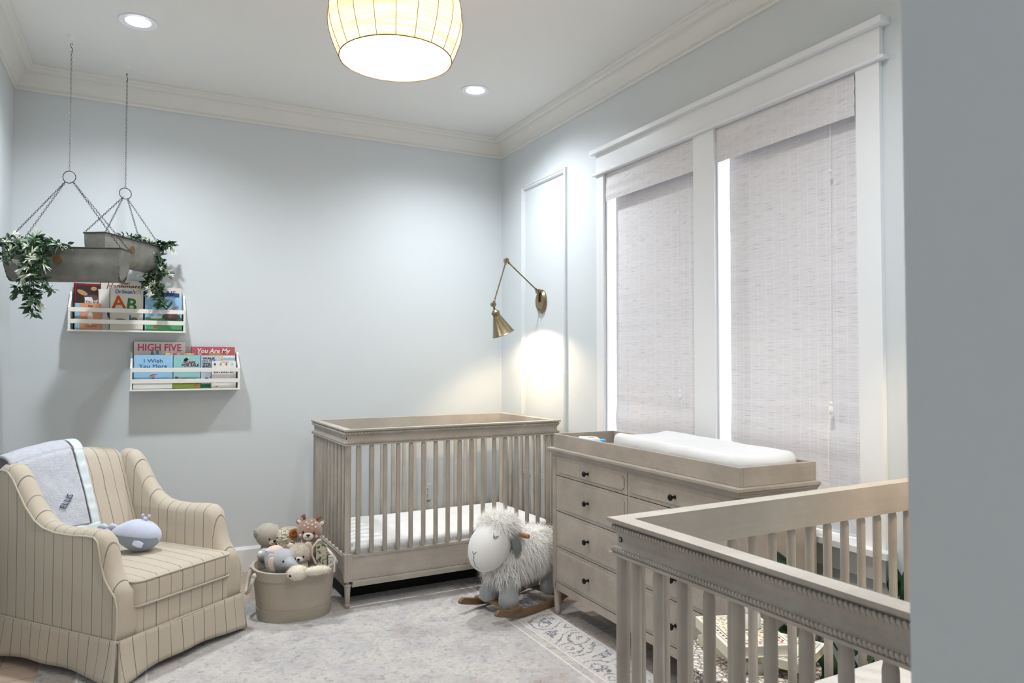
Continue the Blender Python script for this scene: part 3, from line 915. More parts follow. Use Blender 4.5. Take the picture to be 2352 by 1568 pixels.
# changing pad with contoured sides
def padf(q):
    u = q.x / .405; v = q.y / .165
    z = q.z
    if z > 0: z = z * (.72 + .42 * min(1, abs(v)) ** 2.2) + .008 * max(0, -u) * 1.2 + .004 * noise.noise((q.x * 9, q.y * 9, 0)) - .006 * max(0, u)
    s = 1 - .03 * noise.noise((q.x * 12, q.z * 9, 7)) * (1 if z < .04 else 0)
    return (q.x, q.y * s, z)
r = thing('changing_pad', 'white cotton covered contoured changing pad lying in the tray', 'changing pad', dresser.location, dresser.rotation_euler.z)
r.location.z = TRAYB
MB().rbox((.925, .235, .052), (.415, .168, .052), .04, 5, 18, fn=padf).build('cover', WHITEFAB, r, angle=180)

# bottles lying and standing in the tray's far end
BLUE = M('cap_blue', (70, 170, 222), 0.35); LBLUE = M('cap_light_blue', (150, 214, 226), 0.35)
def tube_bottle(name, label, cat, lx, ly, rz_, cap, L=.115, rr=.021, fl=.75):
    r = thing(name, label, cat, dresser.matrix_basis @ Vector((lx, ly, TRAYB)), dresser.rotation_euler.z + rz_)
    R = Matrix.Rotation(pi / 2, 4, 'Y')
    MB().lathe([(.002, 0), (rr, .002), (rr, L * .55), (rr * .95, L * .8), (rr * .72, L * .92), (.010, L)], 20, M=Matrix.Translation((0, 0, rr)) @ R, sx=1, sy=1).build('bottle', WHITEP, r)
    MB().lathe([(.011, L), (.0125, L + .002), (.0125, L + .026), (.010, L + .028)], 16, M=Matrix.Translation((0, 0, rr)) @ R).build('cap', cap, r)
    mb = MB(); mb.tube([(L * .45, -rr * .6, rr * 1.82), (L * .72, -rr * .5, rr * 1.84)], .0016, 5); mb.build('print', LBLUE, r)
tube_bottle('lotion_bottle', 'white lotion bottle with blue cap lying in the changing tray', 'bottle', .10, .14, radians(60), BLUE, rr=.026)
tube_bottle('cream_tube', 'small white tube with pale blue cap beside the changing pad', 'tube', .215, .13, radians(95), LBLUE, L=.06, rr=.019)
mb = MB(); mb.rbox((0, 0, .014), (.06, .035, .008), .007, 3, 4, fn=lambda q: (q.x, q.y, q.z + .004 * sin(q.x * 60)))
o = mb.build('folded_cloth', WHITEFAB, None, angle=180); o.location = dresser.matrix_basis @ Vector((.345, .16, TRAYB)); o.rotation_euler.z = -1.2
tag(o, 'small folded white cloth at the head of the changing pad', 'cloth')

# ================================================================ CARVED TABLE, BOOK PILE, NIGHT LIGHT, PLANT (behind the near crib)
def carved_mat():
    m, nt, N, L, B = newmat('carved_whitewash')
    v = objco(nt)
    vo = N.new('ShaderNodeTexVoronoi'); vo.feature = 'DISTANCE_TO_EDGE'; vo.inputs['Scale'].default_value = 55
    nv = N.new('ShaderNodeVectorMath'); nv.operation = 'ADD'
    n0 = N.new('ShaderNodeTexNoise'); n0.inputs['Scale'].default_value = 20; L.new(v, n0.inputs['Vector'])
    sc = N.new('ShaderNodeVectorMath'); sc.operation = 'SCALE'; sc.inputs[3].default_value = .03; L.new(n0.outputs[1], sc.inputs[0])
    L.new(v, nv.inputs[0]); L.new(sc.outputs[0], nv.inputs[1]); L.new(nv.outputs[0], vo.inputs['Vector'])
    c = ramp(nt, vo.outputs['Distance'], [(0.03, srgb((120, 108, 98))), (0.10, srgb((196, 186, 176))), (0.2, srgb((226, 220, 214)))])
    L.new(c, B.inputs['Base Color']); B.inputs['Roughness'].default_value = .8
    bump(nt, B, vo.outputs['Distance'], 0.8, .006)
    return m
TBX, TBY, TBH = 1.70, 1.675, .405
r = thing('carved_side_table', 'low round carved whitewashed table between the near crib and the dresser', 'side table', (TBX, TBY, RZ))
CARV = carved_mat()
MB().lathe([(.12, 0), (.125, .02), (.10, .05), (.085, .18), (.10, .30), (.15, .352)], 32).build('pedestal', CARV, r)
MB().lathe([(.15, .352), (.196, .356), (.200, .362), (.200, .392), (.190, .396)], 44, cap=True).build('apron', CARV, r, angle=40)
MB().lathe([(.19, .396), (.204, .397), (.206, .401), (.204, .405), (.001, .405)], 44).build('top', CARV, r, angle=40)

def board_book_mat(seed, ground):
    m, nt, N, L, B = newmat('ornate_cover')
    v = objco(nt)
    sp = N.new('ShaderNodeSeparateXYZ'); L.new(v, sp.inputs[0])
    ax_ = math_n(nt, 'ABSOLUTE', sp.outputs[0]); ay_ = math_n(nt, 'ABSOLUTE', sp.outputs[1])
    dd = math_n(nt, 'MINIMUM', math_n(nt, 'SUBTRACT', .105, ax_), math_n(nt, 'SUBTRACT', .130, ay_))
    def band(a, b): return math_n(nt, 'MULTIPLY', math_n(nt, 'GREATER_THAN', dd, a), math_n(nt, 'LESS_THAN', dd, b))
    c = srgb(ground)
    chk = N.new('ShaderNodeTexChecker'); chk.inputs['Scale'].default_value = 90; L.new(v, chk.inputs[0])
    c = mix_rgb(nt, math_n(nt, 'MULTIPLY', band(.020, .028), chk.outputs[1]), c, srgb((150, 44, 66)))
    c = mix_rgb(nt, band(.012, .0145), c, srgb((84, 124, 160)))
    c = mix_rgb(nt, band(.033, .036), c, srgb((30, 84, 66)))
    vo = N.new('ShaderNodeTexVoronoi'); vo.inputs['Scale'].default_value = 70; L.new(v, vo.inputs['Vector'])
    inner = math_n(nt, 'MULTIPLY', math_n(nt, 'GREATER_THAN', dd, .040), math_n(nt, 'LESS_THAN', vo.outputs['Distance'], .42))
    hs = N.new('ShaderNodeHueSaturation'); L.new(vo.outputs['Color'], hs.inputs['Color']); hs.inputs['Saturation'].default_value = .8; hs.inputs['Value'].default_value = .8
    c = mix_rgb(nt, inner, c, mix_rgb(nt, .45, hs.outputs[0], srgb((214, 148, 66))))
    L.new(c, B.inputs['Base Color']); B.inputs['Roughness'].default_value = .5
    return m
COVERC = M('cover_cream', (222, 218, 196), .5)
pile = [('thick cream ornate board book at the bottom of the pile on the carved table', (.03, .03), 24, .030, (226, 222, 204)),
        ('cream ornate book second from bottom of the pile, turned to the right', (.045, -.045), 52, .026, (230, 226, 210)),
        ('ornate patterned book on top of the pile under the white night light', (-.02, .01), 8, .034, (234, 228, 208))]
z = TBH + RZ
for i, (lab, (ox, oy), an, hgt, g) in enumerate(pile):
    r = thing('ornate_book', lab, 'book', (TBX + ox, TBY + oy, z), radians(an) - .5, group='ornate books piled on the carved table')
    MB().box((-.101, -.126, .003), (.102, .127, hgt - .003)).build('pages', PAPER, r, smooth=False)
    MB().box((-.105, -.130, 0), (.105, .130, .003)).box((-.105, -.130, .003), (-.102, .130, hgt - .003)).build('back_cover', COVERC, r, smooth=False)
    MB().box((-.105, -.130, hgt - .003), (.105, .130, hgt)).build('front_cover', board_book_mat(i, g), r, smooth=False)
    z += hgt + .0005
r = thing('night_light', 'white rounded night light standing on the ornate book pile', 'night light', (TBX + .015, TBY + .02, z))
MB().lathe([(.030, 0), (.034, .003), (.036, .02), (.034, .045), (.030, .052)], 26).build('base', WHITEP, r)
MB().lathe([(.029, .052), (.034, .060), (.035, .080), (.030, .100), (.018, .112), (.001, .115)], 26).build('dome', WHITEP, r)
mb = MB()
for k in range(5):
    a = radians(-128 + k * 7)
    mb.tube([(.0358 * cos(a), .0358 * sin(a), .010), (.0360 * cos(a), .0360 * sin(a), .022)], .0009, 5)
mb.build('vent_slot', DARK, r)

LEAFM = M('plant_leaf', (38, 66, 40), 0.38, var=.25, vs_=12)
POTM = M('dark_pot', (52, 56, 54), 0.5)
STEMM = M('plant_stem', (70, 98, 56), 0.5)
def leaf_blade(mb, base, tip, width, droop, nrm, n=12, m=5, point=.8):
    base = Vector(base); tip = Vector(tip); ax_ = tip - base; Lf = ax_.length
    nn = Vector(nrm); side = ax_.cross(nn).normalized(); upv = side.cross(ax_).normalized()
    def fn(u, v):
        t = u; wv = width * (sin(pi * t ** point) ** .8 if 0 < t < 1 else 0) + .0006
        s = (v - .5) * 2
        return base + ax_ * t + side * (s * wv / 2) + upv * (droop * sin(pi * t) * Lf + .12 * wv * abs(s) + .004 * sin(t * 14 + s))
    mb.grid(n, m, fn, thick=.0006)
PCX, PCY = 2.23, 1.665
r = thing('potted_plant', 'broad leaved green houseplant in a dark pot beside the dresser', 'plant', (PCX, PCY, 0))
MB().lathe([(.08, 0), (.085, .004), (.105, .20), (.110, .205), (.110, .22), (.10, .22), (.098, .19), (.001, .188)], 32).build('pot', POTM, r, angle=50)
lv = [((1782, 1345), (1786, 1266), 1.60, .11), ((1820, 1322), (1858, 1331), 1.60, .03), ((1998, 1392), (1983, 1358), 1.72, .035),
      ((2056, 1372), (2050, 1294), 1.68, .06), ((2085, 1430), (2078, 1305), 1.62, .06), ((1842, 1560), (1856, 1440), 1.66, .10),
      ((1880, 1580), (1892, 1470), 1.62, .10), ((1806, 1500), (1800, 1432), 1.78, .09)]
for (p0, p1, Y, wd) in lv:
    b = at_y(*p0, Y); t = at_y(*p1, Y)
    root = Vector((PCX + random.uniform(-.03, .03), PCY + random.uniform(-.03, .03), .19))
    mb = MB(); mb.M = Matrix.Translation((-PCX, -PCY, 0))
    leaf_blade(mb, b, t, wd, .05, Vector((-.5, -.8, .3)))
    lf = mb.build('leaf', LEAFM, r, angle=180)
    mb = MB(); mb.M = Matrix.Translation((-PCX, -PCY, 0))
    mid_ = (root + b) / 2 + Vector((0, 0, .05))
    mb.tube([root, mid_, b], [.004, .0035, .003], 6); mb.build('stalk', STEMM, lf)
for k in range(6):
    a = k * 1.05 + .3
    b = Vector((.02 * cos(a), .02 * sin(a), .20)); t = Vector((.13 * cos(a), .12 * sin(a), .34 + .05 * (k % 3)))
    mb = MB(); leaf_blade(mb, b * .5 + t * .5, t, .07, .1, (0, 0, 1)); lf = mb.build('leaf', LEAFM, r, angle=180)
    mb = MB(); mb.tube([b, b * .5 + t * .5], .003, 6); mb.build('stalk', STEMM, lf)

# ================================================================ ARMCHAIR
CHX, CHY, CHR = -.090, 3.390, math.atan2(.632, .775)
CWD, CDP = .682, .830
BASEC, LINEC = (198, 187, 170), (104, 101, 99)
ST_X = stripe_fabric('striped_linen_across', 0, BASEC, LINEC)
ST_Y = stripe_fabric('striped_linen_along', 1, BASEC, LINEC, phase=.03)
PIPE = M('piping_linen', (198, 187, 170), .85, bmp=.2, bs=400)
chair = thing('armchair', 'cream striped armchair with skirted base and blanket over its back, left of the basket', 'armchair', (CHX, CHY, 0), CHR)
def armf(side):
    """outline in (depth, height) of an arm with its wing"""
    o = [(.012, .190), (.004, .250), (.004, .325), (.018, .372), (.050, .402), (.082, .440), (.105, .500), (.118, .555), (.128, .590), (.150, .606),
         (.200, .606), (.300, .600), (.400, .602), (.480, .616), (.540, .645), (.600, .700), (.650, .765), (.690, .820), (.725, .848), (.770, .852), (.800, .835), (.812, .780), (.806, .600), (.800, .190)]
    return o
def lerp(a, b, t): return a + (b - a) * t
def build_arm(x0, x1, name, out):
    """outer face at x0, inner at x1; rounded top by stacking shrinking slices"""
    o = armf(0)
    n = len(o)
    cxm = (sum(p[0] for p in o) / n, sum(p[1] for p in o) / n)
    S = 9
    mb = MB(); vs = []; fs = []
    # outward normals of the outline
    nr = []
    for i in range(n):
        a = Vector((*o[i - 1], 0)); b = Vector((*o[(i + 1) % n], 0)); t = (b - a).normalized()
        nr.append(Vector((-t.y, t.x)))
    for s in range(S + 1):
        u = s / S
        x = lerp(x0, x1, u)
        bulge = sin(pi * min(1, max(0, u))) ** .6
        for i in range(n):
            p = Vector(o[i])
            k = .030 * bulge if 3 <= i <= 20 else .004 * bulge
            q = p + nr[i] * k
            # the inner edge drops a little and the wing leans outwards
            lean = .02 * max(0, (q.y - .55)) * (1 if x1 > x0 else -1) * -1
            vs.append((x + lean, q.x, q.y - .012 * u * (1 if 8 <= i <= 13 else 0)))
    for s in range(S):
        for i in range(n):
            a = s * n + i; b = s * n + (i + 1) % n
            fs.append((a, b, b + n, a + n) if x1 > x0 else (b, a, a + n, b + n))
    fs.append(tuple(range(n - 1, -1, -1)) if x1 > x0 else tuple(range(n)))
    fs.append(tuple(range(S * n, S * n + n)) if x1 > x0 else tuple(range(S * n + n - 1, S * n - 1, -1)))
    mb.add([tuple(v) for v in vs], fs)
    a = mb.build(name, ST_Y, chair, angle=60)
    mb = MB(); mb.tube([(x0 - (.001 if out < 0 else -.001) + .02 * max(0, p[1] - .55) * (-1 if x1 > x0 else 1), p[0], p[1]) for p in o[:-1]], .0042, 8)
    mb.build('piping', PIPE, a)
    return a
build_arm(0.0, .095, 'arm', -1)
build_arm(CWD, CWD - .095, 'arm', 1)
# back
def backf(q):
    # q in box local coords: x across, y depth, z up ; shear backwards with height, crown the top, puff the front
    u = q.x / .26; t = (q.z + .26) / .52
    y = q.y + .20 * t - (.030 * (1 - u * u) * (1 - abs(2 * t - .9) ** 2 * .6) if q.y < 0 else 0)
    z = q.z + (.030 * (1 - u * u) if q.z > .1 else 0) - .0
    x = q.x * (1 + .10 * max(0, t - .45))
    return (x, y, z)
MB().rbox((CWD / 2, .625, .620), (.262, .065, .260), .052, 5, 10, fn=backf).build('backrest', ST_X, chair, angle=180)
MB().box((.045, .735, .195), (CWD - .045, .800, .80)).build('back_panel', ST_X, chair, bevel=.012, seg=3)
# seat base and cushion
MB().rbox((CWD / 2, .33, .228), (CWD / 2 - .085, .329, .082), .016, 3, 6).build('seat_base', ST_X, chair, angle=180)
def cushf(q):
    u = q.x / .285; v = q.y / .29
    s = .016 * (1 - u * u) * (1 - v * v)
    return (q.x, q.y, q.z + (s if q.z > 0 else -s * .2))
cu = MB().rbox((CWD / 2, .290, .360), (.268, .305, .062), .030, 4, 8, fn=cushf).build('seat_cushion', ST_X, chair, angle=180)
def rr_loop(cx_, cy_, hx, hy, r_, z, n=6):
    pts = []
    for (sx, sy, a0) in ((1, 1, 0), (-1, 1, 90), (-1, -1, 180), (1, -1, 270)):
        for i in range(n + 1):
            a = radians(a0 + 90 * i / n)
            pts.append((cx_ + sx * (hx - r_) + r_ * cos(a), cy_ + sy * (hy - r_) + r_ * sin(a), z))
    return pts
for z, e in ((.412, .002), (.310, .002)):
    mb = MB(); mb.tube([(p[0], p[1], p[2] + .003 * sin(p[0] * 18)) for p in rr_loop(CWD / 2, .290, .266, .303, .034, z)], .0045, 8, closed=True)
    mb.build('piping', PIPE, cu)
# skirt: panels flaring out and kicked at the corners, with inner pleats
def skirt(p0, p1, outv, name, mat, arch, flare=(1, 1)):
    p0 = Vector(p0); p1 = Vector(p1); d = p1 - p0; Lk = d.length; t = d.normalized(); ov = Vector(outv)
    def fn(u, v):
        h = 1 - v                      # v: 0 bottom 1 top
        e0 = math.exp(-(u / .12) ** 2) * flare[0]; e1 = math.exp(-((1 - u) / .12) ** 2) * flare[1]
        flow = .012 + .030 * (e0 + e1) * h + .006 * sin(u * 17) * h
        zb = .024 + arch * (1 - (2 * u - 1) ** 2)
        z = zb * (1 - v) + .196 * v
        ext = (-e0 + e1) * .030 * h ** 1.5
        p = p0 + d * u + t * ext + ov * (flow * h ** .8 + .004)
        return (p.x, p.y, z)
    mb = MB(); mb.grid(36, 8, fn, thick=-.003)
    o = mb.build(name, mat, chair, angle=180)
    return o
s1 = skirt((-.002, -.004), (CWD + .002, -.004), (0, -1), 'skirt_panel', ST_X, .022, (1, .35))
# flip windings cannot matter: sheets are two sided
s2 = skirt((-.002, CDP - .02), (-.002, -.004), (-1, 0), 'skirt_panel', ST_Y, .020)
s3 = skirt((CWD + .002, -.004), (CWD + .002, CDP - .02), (1, 0), 'skirt_panel', ST_Y, .020, (.3, .5))
s4 = skirt((CWD, CDP - .02), (0, CDP - .02), (0, 1), 'skirt_panel', ST_X, .01)
for cx_ in (-.002, CWD + .002):
    sg = 1 if cx_ > .1 else -1
    mb = MB()
    def plt(u, v, cx_=cx_, sg=sg):
        th_ = radians(-35 + 160 * u); r_ = .004 + .020 * (1 - v) + .003 * sin(u * 9) * (1 - v)
        return (cx_ - sg * .004 + sg * cos(th_) * r_, .002 - sin(th_) * r_, .022 + .172 * v)
    mb.grid(12, 6, plt, thick=.003)
    mb.build('corner_pleat', ST_X, chair, angle=180)
mb = MB(); mb.tube([(-.005, CDP - .02, .197), (-.005, -.008, .193), (CWD / 2, -.009, .194), (CWD + .005, -.008, .193), (CWD + .005, CDP - .02, .197)], .0045, 8)
mb.build('piping', PIPE, chair)
MB().lathe([(.16, RZ), (.17, .02), (.17, .05), (.05, .06), (.05, .20)], 24, c=(CWD / 2, .40, 0)).build('swivel_base', DARK, chair)

# ---------------------------------------------------------------- throw blanket over the chair back
def back_front(a, t):
    """point on the front of the backrest: a across, t height fraction 0..1 (local chair)"""
    u = (a - CWD / 2) / .26
    z = .36 + .52 * t
    y = .625 - .065 + .20 * t - .030 * (1 - u * u) * (1 - abs(2 * t - .9) ** 2 * .6)
    return Vector((a, y, z))
PLUSH = M('plush_grey', (196, 198, 208), .95, var=.08, vs_=40, bmp=.9, bs=160, bd=.004, sheen=.5, spec=.05)
SATIN = M('satin_trim', (214, 222, 226), .28, bmp=.25, bs=25, bd=.004, sheen=.2)
THREAD = M('blue_thread', (62, 82, 110), .7)
A0, A1, EDG = .070, .350, .040
def blk(u, v, lift=.016):
    """u across 0..1, v from front hem (0) up over the top (0.72) and down behind (1)"""
    a0_ = A0 - .048 * max(0, min(1, (v - .38) / .30)) ** 1.3
    a = a0_ + (A1 - a0_) * u - .015 * (v < .7) * (1 - v)
    wob = .004 * noise.noise((u * 5, v * 7, 3))
    if v < .70:
        t = .30 + (1.0 - .30) * (v / .70)
        p = back_front(a, t); n = Vector((0, -.93, .36))
        e = lift + wob
        q = p + n * e
        q.z += (.030 * (1 - ((a - .35) / .26) ** 2)) * max(0, (v / .70 - .7) / .3)
        return q
    w_ = (v - .70) / .30
    base = back_front(a, 1.0); top = base.copy(); top.z += .030 * (1 - ((a - .35) / .26) ** 2)
    if w_ < .5:
        k = w_ / .5; ang_ = k * pi / 2 + .35
        c_ = Vector((a, top.y + .055, top.z - .040))
        return c_ + Vector((0, -cos(ang_) * .078, sin(ang_) * .078 + wob)) * 1.0
    k = (w_ - .5) / .5
    c_ = Vector((a, top.y + .055, top.z - .040))
    return c_ + Vector((0, .060 + .012 * k, .045 - .09 * k + wob))
blanket = thing('throw_blanket', 'fluffy pale grey blanket with satin hem draped over the armchair back', 'blanket', (CHX, CHY, 0), CHR)
def inner(u, v): return blk(.0 + u * (1 - EDG / (A1 - A0) * 1.1), .075 + v * .925, .020)
mb = MB(); mb.grid(26, 60, inner, thick=-.012)
bl = mb.build('plush', PLUSH, blanket, angle=180)
mb = MB(); rnd = random.Random(3)
for i in range(12000):
    u, v = rnd.random(), rnd.random() * .86
    p = Vector(inner(u, v)); e = .01
    n = (Vector(inner(min(1, u + e), v)) - Vector(inner(max(0, u - e), v))).cross(Vector(inner(u, min(1, v + e))) - Vector(inner(u, max(0, v - e)))).normalized()
    if n.y > 0 and v < .7: n = -n
    if v >= .7 and n.z < 0: n = -n
    t = Vector((rnd.uniform(-1, 1), rnd.uniform(-.6, .6), rnd.uniform(-1.2, .8)))
    t = (t - n * t.dot(n)).normalized()
    Lh = rnd.uniform(.009, .017)
    s = n.cross(t) * .0015
    q = p + n * .001
    tip = q + n * Lh * .7 + t * Lh * .7
    mb.v += [tuple(q - s), tuple(q + s), tuple(tip)]
    k = len(mb.v); mb.f.append((k - 3, k - 2, k - 1))
mb.build('pile', PLUSH, blanket, kind='stuff', angle=180)
e_ = EDG / (A1 - A0)
mb = MB(); mb.grid(6, 60, lambda u, v: blk(1 - e_ + u * e_ + .03, v, .018 + .0012 * sin(v * 70) * (v < .7)), thick=-.010)
mb.build('satin_hem', SATIN, blanket, angle=180)
mb = MB(); mb.grid(26, 6, lambda u, v: blk(u * 1.03, v * .085 - .012, .018 + .002 * sin(u * 22)), thick=-.012)
mb.grid(26, 4, lambda u, v: blk(u * 1.03, v * .06 - .045, .004), thick=-.006)
mb.build('satin_hem', SATIN, blanket, angle=180)
# embroidered letters, running up the blanket
vs, fs = text_mesh('ELLIS', .050, .0012, spacing=1.05)
mb = MB(); pts = []
for x, y, z in vs:
    ca, sa = cos(radians(-122)), sin(radians(-122))
    gx, gy = x * cos(radians(58)) - y * sin(radians(58)), x * sin(radians(58)) + y * cos(radians(58))
    u = .62 + gx / (A1 - A0); v = .24 + gy / .50 * .62
    pts.append(tuple(Vector(inner(u, v)) + Vector((0, -.93, .36)) * (.0170 + z)))
mb.add(pts, fs)
mb.build('embroidery', THREAD, blanket, smooth=False)

# ---------------------------------------------------------------- plush whale on the seat
WH1 = M('whale_plush', (198, 206, 228), .95, var=.04, vs_=30, sheen=.6, bmp=.3, bs=300, spec=.05)
WH2 = M('whale_belly', (146, 160, 176), .95, sheen=.5, bmp=.3, bs=300, spec=.05)
WP = Vector((-.032, 3.90, .432))
whale = thing('plush_whale', 'pale blue stuffed whale toy lying on the armchair seat', 'soft toy', WP, -radians(25))
def whale_f(q, zshift=0):
    x = q.x
    t = (x + .125) / .25                     # 0 tail .. 1 nose
    taper = .42 + .58 * sin(min(1, max(0, t * 1.5)) * pi / 2) ** 1.1
    return (x, q.y * taper, q.z * taper + .020 * (1 - taper) - .0 + .010 * (1 - t))
mb = MB(); mb.ball((0, 0, .078), (.118, .078, .078), 24, 16)
mb.v = [tuple(Vector(whale_f(Vector((x, y, z - .078)))) + Vector((0, 0, .078))) for x, y, z in mb.v]
top = mb
body = top.build('body', WH1, whale, angle=180)
# belly: same surface below a curved line, slightly proud
mb = MB()
def bel(u, v):
    a = pi + pi * (.06 + .88 * v)             # lower half around
    x = -.113 + .226 * u
    rr = sqrt(max(0, 1 - (x / .118) ** 2))
    lim = .10 - .22 * sin(pi * u)
    aa = pi + lim + (pi - 2 * lim) * v
    y, z = .078 * rr * cos(aa), .078 * rr * sin(aa) * 1.0
    p = Vector(whale_f(Vector((x, y, z)))) ; p = Vector((p.x, p.y * 1.012, p.z * 1.012 - .0006))
    return p + Vector((0, 0, .078))
mb.grid(24, 16, bel); mb.build('belly', WH2, whale, angle=180)
mb = MB(); mb.tube([(-.085, 0, .078), (-.108, 0, .082), (-.126, 0, .098), (-.132, 0, .118)], [.034, .026, .018, .012], 12)
tl = mb.build('tail', WH1, whale, angle=180)
mb = MB()
for s in (-1, 1):
    mb.tube([(-.132, 0, .116), (-.132 + .022 * s, .0, .128), (-.132 + .040 * s, 0, .124)], [.010, .0135, .008], 10)
    mb.ball((-.132 + .041 * s, 0, .124), .0080, 10, 6)
mb.build('fluke', WH1, tl, angle=180)
for s in (-1, 1):
    mb = MB(); mb.rbox((0, 0, 0), (.024, .005, .016), .0049, 3, 3, fn=lambda q: (q.x, q.y, q.z * (1 - .3 * abs(q.x) / .024)))
    o = mb.build('fin', WH1, whale, angle=180); o.location = (.045, s * .075, .058); o.rotation_euler = (s * .35, .35, 0)
mb = MB()
mb.tube([(.045, 0, .150), (.046, 0, .168)], [.010, .008], 10)
for dx, dz in ((-.014, .026), (.016, .022), (-.006, .012)):
    mb.ball((.046 + dx, 0, .150 + dz), (.008, .006, .009), 10, 7)
mb.build('spout', WH1, whale, angle=180)
MB().ball((-.035, -.0600, .098), (.004, .002, .0015), 8, 5).build('eye', THREAD, whale)

# ================================================================ BASKET AND ITS SOFT TOYS
BASK = M('canvas_basket', (176, 166, 152), .85, var=.03, bmp=.25, bs=350, bd=.0006, spec=.15)
BASK2 = M('basket_band', (166, 159, 144), .6, bmp=.1, bs=200)
ROPE = M('rope_cotton', (224, 216, 204), .9, bmp=.3, bs=200)
BX, BY_, BR = .722, 3.965, radians(-8)
basket = thing('toy_basket', 'oval beige canvas basket with rope handles holding soft toys', 'basket', (BX, BY_, 0), BR)
BAX, BAY, BH = .213, .185, .262
def bask_pt(a, z, d=0):
    k = .86 + .14 * (z / BH)
    e = 2.5
    ca, sa = cos(a), sin(a)
    m_ = (abs(ca) ** e + abs(sa) ** e) ** (-1 / e)
    zz = z + .012 * (ca * ca) * (z / BH) ** 2
    return Vector(((BAX * k - d) * ca * m_, (BAY * k - d) * sa * m_, zz))
NB = 64
def bask_wall(z0, z1, nz, d0, d1):
    mb = MB()
    for dd, flip in ((d0, 0), (d1, 1)):
        vs = [tuple(bask_pt(2 * pi * k / NB, z0 + (z1 - z0) * i / nz, dd)) for i in range(nz + 1) for k in range(NB)]
        fs = []
        for i in range(nz):
            for k in range(NB):
                q = (i * NB + k, i * NB + (k + 1) % NB, (i + 1) * NB + (k + 1) % NB, (i + 1) * NB + k)
                fs.append(q if not flip else q[::-1])
        mb.add(vs, fs)
    n1 = (nz + 1) * NB
    for k in range(NB):
        a, b = nz * NB + k, nz * NB + (k + 1) % NB
        mb.f.append((a, b, b + n1, a + n1))
        a, b = k, (k + 1) % NB
        mb.f.append((b, a, a + n1, b + n1))
    return mb
mb = bask_wall(RZ, BH, 8, 0, .006)
mb.add([tuple(bask_pt(2 * pi * k / NB, RZ + .004, .004)) for k in range(NB)], [tuple(range(NB))])
mb.build('wall', BASK, basket, angle=50)
bask_wall(RZ, .070, 2, -.004, .002).build('base_band', BASK2, basket, angle=50)
bask_wall(BH - .042, BH + .004, 2, -.005, .011).build('rim_band', BASK, basket, angle=50)
def handle(a0, spread, hang, outw, up):
    A = bask_pt(a0 - spread, BH - .02, -.008); B_ = bask_pt(a0 + spread, BH - .02, -.008)
    mid_ = (A + B_) / 2; outv = Vector((mid_.x, mid_.y, 0)).normalized()
    pts = []
    for i in range(13):
        t = i / 12
        p = A.lerp(B_, t)
        w_ = sin(pi * t) ** .6
        pts.append(p + outv * outw * w_ + Vector((0, 0, hang * w_ + up * sin(pi * t) ** .3 * .0)))
    mb = MB(); mb.tube(pts, .0095, 10)
    h_ = mb.build('rope_handle', ROPE, basket, angle=180)
    for p in (A, B_):
        MB().ball(p, .013, 10, 7).build('knot', ROPE, h_)
handle(radians(188), .40, -.105, .032, 0)
handle(radians(28), .42, .075, -.03, 0)

EYE = M('toy_black', (22, 20, 20), .3)
def plush(name, c, sheen=.5, var=.04): return M('plush_' + name, c, .95, var=var, vs_=40, sheen=sheen, bmp=.4, bs=350, bd=.001, spec=.05)
def toy(name, label, loc, group='soft toys in the canvas basket'):
    return thing(name, label, 'soft toy', loc, 0, group=group)
def look(d): return Vector(d).normalized().to_track_quat('Y', 'Z').to_matrix()
def face_parts(root, c, rot, r, col, muz=True, eyes=.42, noser=.16, cheek=None, muzc=None, esz=.075, em=M('toy_black', (22, 20, 20))):
    """face looks along local -y of rot"""
    for s in (-1, 1):
        p = rot @ Vector((s * eyes * r, -sqrt(1 - eyes ** 2 - .01) * r, .05 * r))
        MB().ball(c + p, (esz * r, esz * r, esz * 1.35 * r), 8, 6, rot=rot).build('eye', em, root)
        if cheek:
            p = rot @ Vector((s * .62 * r, -.72 * r, -.26 * r))
            MB().ball(c + p, (.13 * r, .07 * r, .12 * r), 10, 6, rot=rot).build('cheek', cheek, root)
    if muz:
        p = rot @ Vector((0, -.84 * r, -.24 * r))
        mz = MB().ball(c + p, (.42 * r, .22 * r, .34 * r), 14, 8, rot=rot).build('muzzle', muzc or col, root, angle=180)
        p = rot @ Vector((0, -1.07 * r, -.12 * r))
        MB().ball(c + p, (noser * r, .08 * r, .10 * r), 8, 6, rot=rot).build('nose', em, mz)
        mb = MB()
        for s in (-1, 1):
            mb.tube([c + rot @ Vector((0, -1.065 * r, -.16 * r)), c + rot @ Vector((s * .04 * r, -1.06 * r, -.34 * r)), c + rot @ Vector((s * .20 * r, -1.02 * r, -.34 * r)), c + rot @ Vector((s * .26 * r, -.99 * r, -.25 * r))], .018 * r, 5)
        mb.build('mouth', em, mz)
def rotz_face(az, tilt=0, roll=0):
    return Matrix.Rotation(az, 3, 'Z') @ Matrix.Rotation(tilt, 3, 'X') @ Matrix.Rotation(roll, 3, 'Y')

TOCAM = math.atan2(-3.9, -.72) + pi / 2   # face turned to the camera: local -y points at it
